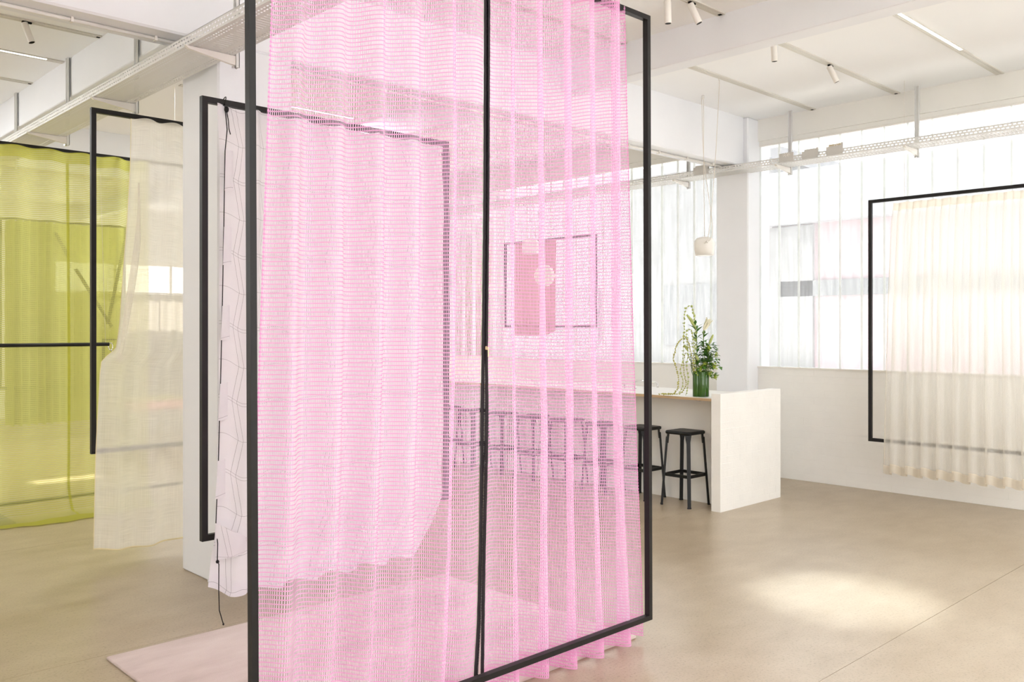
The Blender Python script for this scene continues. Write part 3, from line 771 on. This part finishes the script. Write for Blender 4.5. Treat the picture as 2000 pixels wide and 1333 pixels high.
for (px, zz_) in ((862, 2.78),):
    t = thing('cord_tie', 'short black cord tie at the far top corner of the printed curtain', 'cord', (xw(px), WY, zz_))
    MB().tube([(xw(858), WY-.004, 2.80), (xw(864), WY-.012, 2.76), (xw(868), WY-.014, 2.71)], .0026, 6).build('cord', 'cord_black', t, True)
    MB().ball((xw(860), WY-.012, 2.788), .012, 8).build('knot', 'cord_black', t, True)

# --- the cream linen curtain left of the column
CY = 6.28
fa = xat(175, CY)+.012
frame('black frame holding the cream linen curtain left of the column', 'x', CY, fa, fa+1.70, zat(888, 178, CY), zat(209, 178, CY), .032, .032)
cc = thing('linen_curtain', 'cream linen curtain pulled in at its left edge and hanging to the floor', 'curtain', (2.5, CY, .1))
CZT, CZB = zat(232, 250, CY), zat(1072, 180, CY)
keys = [(0, 250), (.12, 247), (.25, 241), (.38, 231), (.48, 222), (.548, 213), (.560, 203), (.575, 186), (.60, 183), (.8, 179), (1, 176.5)]
def c_left(v):
    for (a, pa), (b, pb) in zip(keys[:-1], keys[1:]):
        if v <= b: return xat(lerp(pa, pb, (v-a)/(b-a)), CY)
    return xat(177, CY)
def c_al(u, v): return lerp(c_left(v), fa+1.60, u)
def c_off(u, v):
    g_ = math.exp(-((v-.55)/.16)**2)*math.exp(-u*7)
    return CY-.058-.012*min(1, v*10)+.01*v + (.022+.006*v)*math.sin(2*PI*u*7.2+.4) - .06*g_ + .012*math.sin(9*u+6*v)*v
def c_z(u, v): return lerp(CZT-.007*math.cos(2*PI*u*7.2), CZB-.035*math.sin(min(1, u*2.4)*PI), v) + .03*math.exp(-((v-.565)/.03)**2)*math.exp(-u*14)
dc = Drape('x', c_al, c_off, c_z, 110, 90)
pn = dc.build('cloth', 'cream_linen', cc)
dc.build('edge_binding', 'cream_edge', pn, 0, 1, 0, .0035, push=-.002, nu=2)
dc.build('hem', 'cream_edge', pn, .9965, 1, push=-.002)
# turned-back edge running down to the tie
turn = MB().grid(6, 40, lambda u, v: (lerp(c_left(v*.57), c_left(v*.57)+lerp(.10, .035, v), u) + .10*(1-v)*(1-u)*0, CY-.075-.03*math.sin(u*PI), lerp(CZT, zat(702, 215, CY), v)), lambda u, v: (u*.1, v*1.7))
turn = MB().grid(6, 40, lambda u, v: (xat(lerp(262+8*math.sin(v*3), 226, v**1.6)-lerp(0, 9, min(1, v*2.2))*(1-u)+lerp(0, 6, min(1, v*3))*u, CY), CY-.07-.03*math.sin(u*PI), lerp(zat(360, 262, CY), zat(706, 222, CY), v)), lambda u, v: (u*.1, v*1.7))
turn.build('turned_edge', 'cream_linen', pn, True)

# --- yellow net curtain at far left with its bar
YY = 8.17
frame('large black frame holding the yellow net curtain', 'x', YY, 1.10, 3.95, .125, 3.145, .026, .030)
yc = thing('net_curtain', 'yellow-green open-mesh curtain pooling on the floor at far left', 'curtain', (2.1, YY-.1, .01))
def y_al(u, v): return lerp(1.16+.1*v, 3.16+.02*v, u) + .05*math.sin(6*u)*v*v
def y_off(u, v):
    A = .040*(1-.35*v)*(.7+.3*math.sin(7*u+1))
    pool = 0.30*max(0, (v-.86)/.14)**1.6
    return YY-.035+.02*v + A*math.sin(2*PI*u*7.6+1.2+.5*math.sin(2*v)) + .018*v*math.sin(5*u+3*v) - pool*(1-.25*math.sin(7*u+.6))
def y_z(u, v):
    zt = 3.118-.005*math.sin(2*PI*u*7.6+2.0)
    if v < .93: return lerp(zt, .035, v/.93)
    return lerp(.035, .010, (v-.93)/.07)+.02*math.sin((v-.93)/.07*PI)*(.5+.5*math.sin(13*u))
dy = Drape('x', y_al, y_off, y_z, 130, 60)
pn = dy.build('cloth', 'yellow_net', yc, .03, .975); dy.build('heading_band', 'yellow_band', pn, 0, .03); dy.build('hem_band', 'yellow_band', pn, .975, 1)
us = .655
dy.build('vertical_seam', 'yellow_band', pn, .03, .975, us, us+.012, push=-.003, nu=3)
BY = YY-.13
bx1 = xat(213, BY); bz = zat(674, 110, BY)
t = thing('tension_bar', 'slim black horizontal bar across the yellow curtain ending in a hook', 'bar', (1.9, BY, bz))
MB().tube([(.9, BY, bz), (bx1, BY, bz)], .0165, 10).build('bar', 'frame_black', t, True)
for xx in (1.02, bx1-.03): MB().tube([(xx, BY, bz+.015), (xx, YY+.012, 3.14)], .0012, 5).build('hanging_wire', 'cord_white', t)
pts = [(bx1+.012+.018*math.cos(a), BY, bz-.02+.032*math.sin(a)) for a in [PI/2+2*PI*k/12 for k in range(13)]]
MB().tube(pts, .004, 6).build('hook', 'chrome', t, True)
MB().tube([(bx1+.02, BY, bz-.05), (bx1+.028, BY, bz-.10), (bx1+.022, BY, bz-.13)], .004, 6).build('clip', 'chrome', t, True)

# --- olive curtain farther behind the yellow one
OY = 13.7
frame('black frame of the olive curtain seen through the yellow net', 'x', OY, 3.30, 5.00, .75, 3.14, .03, .03)
oc = thing('strap_curtain', 'olive curtain with crossed straps seen through the yellow net', 'curtain', (4.2, OY, .3))
do = Drape('x', lambda u, v: lerp(3.36, 4.95, u), lambda u, v: OY-.03+(.12 if u < .3 else .12-.3*(u-.3) if u < .6 else .03)*math.sin(2*PI*u*16+.5*math.sin(3*v))-.04, lambda u, v: lerp(3.10, .25, v), 90, 20)
pn = do.build('cloth', 'olive_cloth', oc)
for (a, b) in (((3.95, 2.95), (4.12, 2.62)), ((4.22, 2.45), (4.72, 1.62)), ((4.92, 2.95), (4.66, 1.66))):
    MB().bar((a[0], OY-.22, a[1]), (b[0], OY-.22, b[1]), .010, .045, (0, 0, 1)).build('strap', 'strap_olive', pn)

# --- pale frame with curtain beyond the cream linen
FY = 11.6
frame('slim frame with a pale cloth far behind the cream linen', 'x', FY, xat(200, FY), xat(262, FY), .88, 1.47, .03, .03)
fc = thing('pale_curtain', 'pale cloth hanging far behind the cream linen', 'curtain', (4.6, 13.0, .3))
df = Drape('x', lambda u, v: lerp(4.85, 6.9, u), lambda u, v: 15.6+.05*math.sin(2*PI*u*10), lambda u, v: lerp(2.20, .35, v), 90, 8)
df.build('cloth', 'pale_cloth', fc)
MB().tube([(4.8, 15.6, 2.215), (6.95, 15.6, 2.215)], .012, 8).build('rail', 'lamp_white', fc)
for xx in (4.9, 6.85): MB().tube([(xx, 15.6, 2.22), (xx, 15.6, ZC)], .0015, 5).build('hanging_wire', 'cord_white', fc)

# --- sheer off-white curtain at the window wall
SX = 8.20
sf = frame('black frame holding the sheer off-white curtain by the glass wall', 'y', SX, 1.87, 3.712, .532, 2.81, .030, .030)
sc_ = thing('sheer_curtain', 'sheer off-white pleated curtain hanging by the glass wall', 'curtain', (SX, 2.8, .26))
SA, SB = 3.468, 2.335          # picture left, picture right (world Y)
def pl(u): return math.sin(2*PI*u*9.0)
def s_al(u, v): return lerp(SA+.06*v, SB-.035*v, u) + (.018*math.sin(4*PI*u*9.0))*(1-.4*v)
def s_off(u, v):
    A = lerp(.032, .062, v)
    return SX-.012-.030*min(1, v*14)-.055*min(1, v*2.5) + A*pl(u) + .010*math.sin(2*PI*u*21+3*v)*math.sin(PI*v) + .012*v*math.sin(7*u)
def s_z(u, v): return lerp(2.755+.006*pl(u+.02), .262-.02*pl(u), v)
ds = Drape('y', s_al, s_off, s_z, 150, 40)
pn = ds.build('cloth', 'sheer_voile', sc_, .028, .968)
ds.build('heading_tape', 'sheer_hem', pn, 0, .028); ds.build('hem', 'sheer_hem', pn, .968, 1)
ds.build('side_hem', 'sheer_hem', pn, .028, .968, .985, 1, push=-.001, nu=3)
ds.build('side_hem', 'sheer_hem', pn, .028, .968, 0, .008, push=-.001, nu=3)

# --- small frame with a brown cloth beyond the bar
BX = 8.15
frame('small black frame with a brown cloth in front of the far glass', 'y', BX, 7.06, 8.69, 1.61, 2.75, .026, .026)
bc = thing('brown_cloth', 'dusky rose-brown cloth hung over the small frame behind the bar', 'curtain', (BX, 8.05, 1.55))
db = Drape('y', lambda u, v: lerp(8.46-.0*v, 7.70, u), lambda u, v: BX-.02-.02*v+.025*math.sin(2*PI*u*4), lambda u, v: lerp(2.73, 1.50+.06*max(0, u-.7)/.3, v), 50, 14)
db.build('cloth', 'brown_cloth', bc)

# ================================================================== RUGS
r = MB().cbox(1.525, 3.610, 2.850, 4.432, 0, .014, .004).build('rug', 'rug_pile', None, loc=(2.57, 3.64, 0)); tag(r, 'dusty pink low-pile rug under the pink curtain', 'rug')
r = MB().cbox(.4, 2.055, 8.02, 9.75, 0, .012, .004).build('rug', 'grey_wool', None, loc=(1.2, 8.9, 0)); tag(r, 'grey rug at the left edge behind the yellow curtain', 'rug')

# ================================================================== THE BAR
be = struct('wall_bar_end', MB().box(6.592, 7.608, 4.289, 4.380, 0, 1.027), 'brick_paint', 'low white painted brick wall at the end of the bar')
bricks(be, 17, 1.024/17, .205, .0032, lambda x, z: ((x, 4.290, z), -PI/2), 6.592, 7.608)
# the helper lays courses along Y; on this face they run along X
for o in list(be.children):
    L = o.scale[1]*.226; o.rotation_euler = (0, 0, -PI/2); o.location = (o.location[0], 4.2900, o.location[2])
    o.scale = (o.scale[0], o.scale[1], o.scale[2])
struct('wall_bar_front', MB().box(6.86, 6.95, 4.38, 9.6, 0, .950), 'wall_paint', 'white front wall under the bar counter')
ct = thing('bar_counter', 'long white laminate bar counter with plywood edge', 'counter', (6.9, 7.0, .955))
MB().box(6.597, 7.45, 4.383, 9.6, .959, .982).build('plywood_core', 'plywood_edge', ct)
MB().box(6.5975, 7.45, 4.383, 9.6, .982, .9855).build('laminate_top', 'laminate', ct)
for y in (4.55, 6.2, 7.9): MB().box(6.63, 6.86, y-.02, y+.02, .951, .959).build('support_bracket', 'box_grey', ct)
struct('wall_bar_back', MB().box(7.36, 7.44, 4.383, 9.6, 0, .950), 'wall_paint', 'white back wall under the bar counter')
t = thing('tap', 'low curved chrome tap on the bar counter', 'tap', (7.08, 5.5, .985))
pa = [(7.08, 5.62, .985), (7.08, 5.62, 1.045), (7.08, 5.60, 1.062), (7.08, 5.50, 1.068), (7.08, 5.36, 1.060), (7.08, 5.33, 1.045), (7.08, 5.325, 1.010)]
MB().tube(pa, .011, 10).build('spout', 'chrome', t, True)
MB().lathe([(.022, 0), (.022, .01), (.013, .014), (.013, .03)], (7.08, 5.62, .985), 14).build('collar', 'chrome', t, True)
MB().tube([(7.08, 5.74, .985), (7.08, 5.74, 1.03), (7.04, 5.74, 1.035)], .008, 8).build('lever', 'chrome', t, True)

# bar stools
def make_stool():
    t = thing('bar_stool', 'x', 'stool', (0, 0, 0), 'black bar stools along the counter')
    # rounded square pan seat
    def rsq(h, r, n=6):
        out = []
        for (cx, cy_, a0) in ((h-r, h-r, 0), (-h+r, h-r, PI/2), (-h+r, -h+r, PI), (h-r, -h+r, 1.5*PI)):
            for k in range(n+1): a = a0+PI/2*k/n; out.append((cx+r*math.cos(a), cy_+r*math.sin(a)))
        return out
    m = MB(); rings = []
    for (h, r, z) in ((.130, .03, .644), (.135, .031, .647), (.136, .032, .666), (.130, .034, .673), (.118, .034, .674), (.05, .02, .669)):
        b = len(m.v); pts = rsq(h, r); m.v += [(x, y, z) for x, y in pts]; rings.append((b, len(pts)))
    for (b, n), (c, _) in zip(rings[:-1], rings[1:]):
        for k in range(n): m.f.append((b+k, b+(k+1) % n, c+(k+1) % n, c+k))
    m.f.append(tuple(rings[-1][0]+k for k in range(rings[-1][1]))); m.f.append(tuple(rings[0][0]+k for k in range(rings[0][1]))[::-1])
    m.build('seat', 'stool_black', t, True)
    for (i, j) in ((1, 1), (-1, 1), (-1, -1), (1, -1)):
        up = Vector((i, j, 0)).normalized()
        lg = MB().bar((i*.150, j*.150, 0), (i*.116, j*.116, .615), .030, .017, up, .034, .017).build('leg', 'stool_black', t)
        MB().bar((i*.1125, j*.1125, .56), (i*.108, j*.108, .652), .030, .012, up, .06, .014).build('corner_tab', 'stool_black', lg)
        MB().bar((i*.1505, j*.1505, 0), (i*.149, j*.149, .012), .034, .021, up).build('foot', 'cord_black', lg)
    m = MB(); ho, hi = rsq(.137, .03), rsq(.127, .026); n = len(ho); b = len(m.v)
    for z in (.262, .290): m.v += [(x, y, z) for x, y in ho] + [(x, y, z) for x, y in hi]
    for k in range(n):
        q = (k+1) % n; o0, i0, o1, i1 = b, b+n, b+2*n, b+3*n
        m.f += [(o0+k, o0+q, o1+q, o1+k), (i0+q, i0+k, i1+k, i1+q), (o1+k, o1+q, i1+q, i1+k), (o0+q, o0+k, i0+k, i0+q)]
    m.build('footrest', 'stool_black', t)
    return t
st = make_stool()
names = ['black metal bar stool next to the white brick end wall', 'black bar stool half hidden behind the right post of the pink frame', 'third black bar stool from the brick end wall', 'fourth black bar stool from the brick end wall',
         'fifth black bar stool from the brick end wall', 'sixth black bar stool, just right of the zip', 'seventh black bar stool, just left of the zip', 'farthest black bar stool, beside the printed curtain']
for k, nme in enumerate(names):
    loc = (6.667, 4.708+.4867*k, 0)
    if k == 0: st.location = loc; st['label'] = nme
    else: dup(st, loc, 0, nme)

# ================================================================== VASE AND FLOWERS
VX, VY, VZ = 6.712, 4.575, .9855
t = thing('vase', 'glossy dark green vase of clustered tubes on the bar counter', 'vase', (VX, VY, VZ))
for (a, r_) in ((.3, .036), (1.55, .034), (2.8, .036), (4.05, .036), (5.3, .036)):
    x, y = VX+.040*math.cos(a), VY+.040*math.sin(a)
    MB().lathe([(.001, 0), (r_-.003, 0), (r_, .004), (r_, .222), (r_-.003, .226), (r_-.006, .222), (r_-.006, .05), (.001, .05)], (x, y, VZ), 18).build('tube', 'vase_green', t, True)
# picture-aligned offsets for the bouquet: R = to the right, F = away
Rv = Vector((math.sin(YAW), -math.cos(YAW), 0)); Fv = Vector((math.cos(YAW), math.sin(YAW), 0))
def FP(px, py, dz=0.0):      # point in the bouquet at a picture position, dz metres behind the vase axis
    D = Fv.dot(Vector((VX, VY, 0)))+dz
    return Fv*D + Rv*((px-1000)/1724.6*D) + Vector((0, 0, 1.6-(py-641.4)*D/1724.6))
def curve(pts, n=6):
    P = [Vector(p) for p in pts]; out = []
    for i in range(len(P)-1):
        p0, p1, p2, p3 = P[max(i-1, 0)], P[i], P[i+1], P[min(i+2, len(P)-1)]
        for k in range(n):
            s = k/n; out.append(.5*((2*p1)+(p2-p0)*s+(2*p0-5*p1+4*p2-p3)*s*s+(3*p1-p0-3*p2+p3)*s**3))
    out.append(P[-1]); return out
def bud(m, p, q, r):
    p, q = Vector(p), Vector(q); n = 7
    m.tube([p.lerp(q, k/n) for k in range(n+1)], r, 7, [max(.001, r*(.25+.75*math.sin(PI*min(1, .12+.80*k/n))**.9)) for k in range(n+1)])
# lily with buds
def lily(label, stem, leaves, buds, bloom=None):
    base = Vector(stem[0]); t = thing('lily_stem', label, 'flower', base, 'lilies in the vase')
    c = curve(stem); MB().tube(c, .0042, 6).build('stem', 'stem_green', t, True)
    m = MB()
    for k in range(leaves):
        s = .28+.66*k/leaves; p = c[int(s*(len(c)-1))]; a = k*2.4
        m.leaf(p, Rv*math.cos(a)+Fv*math.sin(a)*.8+Vector((0, 0, .75)), random.uniform(.08, .115), random.uniform(.028, .038), .15)
    m.build('leaves', 'leaf_green', t)
    for (a, b, r_) in buds:
        m = MB(); bud(m, a, b, r_*1.3); m.build('bud', 'bud_green', t, True)
    if bloom:
        a, b = Vector(bloom[0]), Vector(bloom[1]); d = (b-a); rot = d.to_track_quat('Z', 'Y').to_matrix(); L = d.length
        for k in range(6):
            an = 2*PI*k/6; m = MB()
            def f(u, v, an=an):
                rr = .006+.026*v**1.5+.010*max(0, v-.8)*3; wd = .021*math.sin(PI*min(.96, .15+.8*v)); aa = an
                p = Vector((rr*math.cos(aa)-wd*(u-.5)*2*math.sin(aa), rr*math.sin(aa)+wd*(u-.5)*2*math.cos(aa), v*L)); return a+rot @ p
            m.grid(3, 6, f).build('petal', 'petal_cream', t, True)
    return t
lily('tall lily stem with two green buds leaning left', [FP(1360, 735), FP(1361, 690), FP(1360, 650), FP(1357, 632)], 16,
     [(FP(1357, 634), FP(1341, 615), .0105), (FP(1359, 641), FP(1348, 626), .0095)])
lily('lily stem with an open cream bloom', [FP(1372, 735), FP(1376, 700), FP(1374, 670), FP(1374, 645)], 12,
     [(FP(1379, 690, .01), FP(1388, 678, .01), .010)], (FP(1375, 645), FP(1386, 623)))
lily('lily stem with one upright bud at right', [FP(1378, 735), FP(1382, 705), FP(1385, 673)], 8, [(FP(1385, 673), FP(1393, 654), .0095)])
lily('short lily stem with a drooping bud at the vase rim', [FP(1362, 738), FP(1361, 715), FP(1358, 700)], 5, [(FP(1358, 692, -.02), FP(1365, 706, -.03), .0105), (FP(1337, 674, -.01), FP(1344, 686, -.01), .009)])
t = thing('foliage_sprig', 'dense dark green leafy sprigs spilling over the vase rim', 'foliage', FP(1378, 735))
m = MB(); stems = MB()
for k in range(9):
    p0 = FP(1366+k*2.4, 733, random.uniform(-.02, .03)); p1 = FP(1366+k*4.0+random.uniform(-3, 3), 690+random.uniform(-6, 16), random.uniform(-.06, .06))
    c = curve([p0, (p0+p1)/2+Vector((0, 0, .02)), p1], 4); stems.tube(c, .0025, 5)
for k in range(230):
    px = random.gauss(1380, 12); py = random.gauss(706, 17)
    if px > 1405 or px < 1356 or py > 738 or py < 668 or (px < 1366 and py < 690): continue
    a = random.uniform(0, 2*PI)
    m.leaf(FP(px, py, random.uniform(-.06, .06)), Rv*math.cos(a)+Fv*math.sin(a)+Vector((0, 0, random.uniform(-.3, .7))), random.uniform(.04, .07), random.uniform(.03, .048), .2)
stems.build('stems', 'stem_green', t); m.build('leaves', 'leaf_green', t)
t = thing('broad_leaf_stem', 'stem with long dark leaves at the left of the vase', 'foliage', FP(1354, 733))
m = MB()
for (a, b, w_) in (((1352, 728), (1348, 712), .03), ((1351, 708), (1347, 690), .022), ((1354, 715), (1345, 695), .02), ((1353, 735), (1349, 722), .03)):
    p, q = FP(*a), FP(*b); m.leaf(p, q-p, (q-p).length*1.3, w_, .05)
m.build('leaves', 'leaf_green', t); MB().tube(curve([FP(1356, 738), FP(1352, 715), FP(1349, 692)]), .003, 6).build('stem', 'stem_green', t, True)
blobs = [(1376, 712, .024, 'lime green blossom head above the middle of the vase'), (1368, 721, .021, 'lime green blossom head at the vase rim'), (1360, 730, .020, 'lime green blossom head low at the left rim'),
         (1395, 716, .026, 'lime green blossom head at the right of the bouquet'), (1386, 731, .024, 'lime green blossom head hanging below the right rim'), (1397, 737, .022, 'lime green blossom head hanging lowest at right'),
         (1384, 680, .020, 'lime green blossom head high in the bouquet'), (1398, 693, .018, 'lime green blossom head farthest right')]
for (px, py, r_, lab) in blobs:
    r_ *= 1.3; c = FP(px, py, -.04); t = thing('blossom_head', lab, 'flower', c, 'lime blossom heads'); m = MB()
    for k in range(26):
        d = Vector((random.gauss(0, 1), random.gauss(0, 1), random.gauss(.25, .8))).normalized(); a = random.uniform(0, 6.28)
        m.leaf(c+d*r_*.55, d+Vector((math.cos(a), math.sin(a), .2))*.6, r_*.75, r_*.6, .1)
    m.ball(c, r_*.5, 6); m.build('florets', 'leaf_lime', t)
    MB().tube(curve([c, (c+FP(1378, 728))/2+Vector((0, 0, .02)), FP(1376, 736)], 4), .002, 5).build('stalk', 'stem_green', t)
def strand(label, pts, r0, r1, step, dz=0.0):
    c = curve([FP(a, b, dz) for a, b in pts], 10); t = thing('amaranth_strand', label, 'flower', c[-1], 'trailing amaranth strands')
    MB().tube(c, .0018, 5).build('stem', 'amaranth', t, True)
    m = MB(); acc = 0
    for i in range(1, len(c)):
        acc += (c[i]-c[i-1]).length
        if acc > step:
            acc = 0; s = i/len(c); r_ = lerp(r0, r1, s)*random.uniform(.75, 1.2)
            for q in range(3): m.ball(c[i]+Vector((random.gauss(0, r_*.45), random.gauss(0, r_*.45), random.gauss(0, r_*.35))), r_*.72, 6)
    m.build('flower_tufts', 'bud_green' if r0 > .009 else 'amaranth', t, True)['kind'] = 'stuff'
strand('tallest amaranth strand arching over and trailing left', [(1359, 735), (1358, 690), (1358, 650), (1355, 612), (1349, 598), (1341, 602), (1337, 620), (1336, 650), (1335, 680), (1333, 705), (1329, 725), (1334, 745), (1331, 760), (1326, 768)], .011, .008, .028)
strand('middle amaranth strand looping above the vase', [(1357, 735), (1355, 690), (1353, 655), (1348, 644), (1341, 648), (1342, 670), (1344, 690), (1341, 715), (1344, 740), (1342, 764), (1339, 773)], .011, .007, .024, -.02)
strand('amaranth strand trailing farthest left along the counter', [(1358, 737), (1350, 690), (1340, 660), (1330, 664), (1322, 674), (1318, 690), (1315, 702), (1321, 720), (1325, 740), (1323, 760), (1316, 769), (1300, 770), (1286, 770)], .007, .0075, .014, -.03)
strand('thin amaranth strand falling beside the vase', [(1356, 737), (1347, 700), (1339, 690), (1335, 712), (1337, 735), (1340, 752), (1330, 768), (1316, 770), (1295, 771)], .006, .0075, .015, .02)

# ================================================================== PENDANTS
def pendant(c, label, hook=None, cable=None):
    x, y, z = c; t = thing('pendant_lamp', label, 'pendant lamp', (x, y, z), 'white pendant lamps over the bar')
    MB().lathe([(.080, 0), (.088, .004), (.098, .07), (.1015, .112), (.096, .145), (.075, .170), (.04, .182), (.001, .184)], c, 32).build('shade', 'lamp_white', t, True)
    MB().lathe([(.001, .006), (.079, .006), (.080, .002), (.001, .002)], c, 24).build('diffuser', 'lamp_white', t, True)
    kb = Vector(c)+Vector((-.07, -.075, .125)); d = Vector((-.69, -.72, 0))
    MB().lathe([(.001, 0), (.010, 0), (.012, .004), (.010, .022), (.001, .024)], kb, 10, d.to_track_quat('Z', 'Y').to_matrix()).build('knob', 'lamp_white', t, True)
    hk = Vector(hook) if hook else Vector((x, y, ZC))
    MB().lathe([(.012, -.035), (.014, -.03), (.014, 0), (.001, 0)], hk, 10).build('ceiling_hook', 'lamp_white', t, True)
    top = Vector(c)+Vector((0, 0, .182))
    MB().tube(curve([hk+Vector((.012, 0, -.03)), hk+Vector((.013, 0, -.08)), hk.lerp(top, .5), top], 5), .003, 6).build('suspension_cord', 'cord_white', t, True)
    end = kb+d*.02
    MB().tube(curve([hk+Vector((-.014, 0, -.03)), hk+Vector((-.018, .0, -.10)), hk.lerp(top, .45)+Rv*.002, hk.lerp(top, .85)+Rv*.045-Fv*.10, end+Rv*.05+Vector((0, 0, .10)), end+Rv*.028+Vector((0, 0, .02)), end], 6), .003, 6).build('power_cord', 'cord_white', t, True)
    if cable:
        cb = Vector(cable); MB().tube(curve([cb, cb+Vector((.05, .01, -.012)), cb+Vector((.055, .012, -.10)), cb.lerp(end, .5)+Rv*.03, end+Rv*.02+Vector((0, 0, .12)), end+Rv*(-.03)+Vector((0, 0, -.012)), end], 7), .003, 6).build('flex', 'cord_white', t, True)
        MB().tube(curve([cb, cb-Vector((.12, 0, .004)), cb-Vector((.3, .06, .016)), cb-Vector((.42, .02, .003))], 6), .003, 6).build('ceiling_flex', 'cord_white', t, True)
pendant((7.325, 4.945, 2.31), 'white dome pendant lamp beside the window column', (7.313, 4.955, ZC), (6.853, 4.496, ZC-.006))
pendant((7.33, 7.36, 2.47), 'white dome pendant lamp seen through the pink net above the brown cloth')
gx, gy, gz = 7.0, 6.81, 2.18
t = thing('globe_lamp', 'pale faceted globe lamp seen through the pink net', 'pendant lamp', (gx, gy, gz))
MB().lathe([(.001, -.12), (.05, -.112), (.09, -.075), (.122, 0), (.09, .075), (.05, .112), (.001, .12)], (gx, gy, gz), 8).build('shade', 'frosted_globe', t)
MB().tube([(gx, gy, gz+.11), (gx, gy, ZC)], .0025, 6).build('cord', 'cord_white', t)

# ================================================================== FAR SEATING
for (x0, x1, y0, y1, mt, lab) in ((5.05, 6.15, 13.55, 14.35, 'ottoman_pink', 'grey ottoman with a pink top far behind the cream linen'), (5.45, 6.45, 15.0, 15.5, 'ottoman_yellow', 'grey ottoman with a yellow top far behind the cream linen')):
    t = thing('ottoman', lab, 'ottoman', ((x0+x1)/2, (y0+y1)/2, 0), 'far ottomans')
    MB().cbox(x0, x1, y0, y1, 0, .34, .02).build('base', 'ottoman_grey', t); MB().cbox(x0, x1, y0, y1, .34, .42, .02).build('cushion', mt, t)
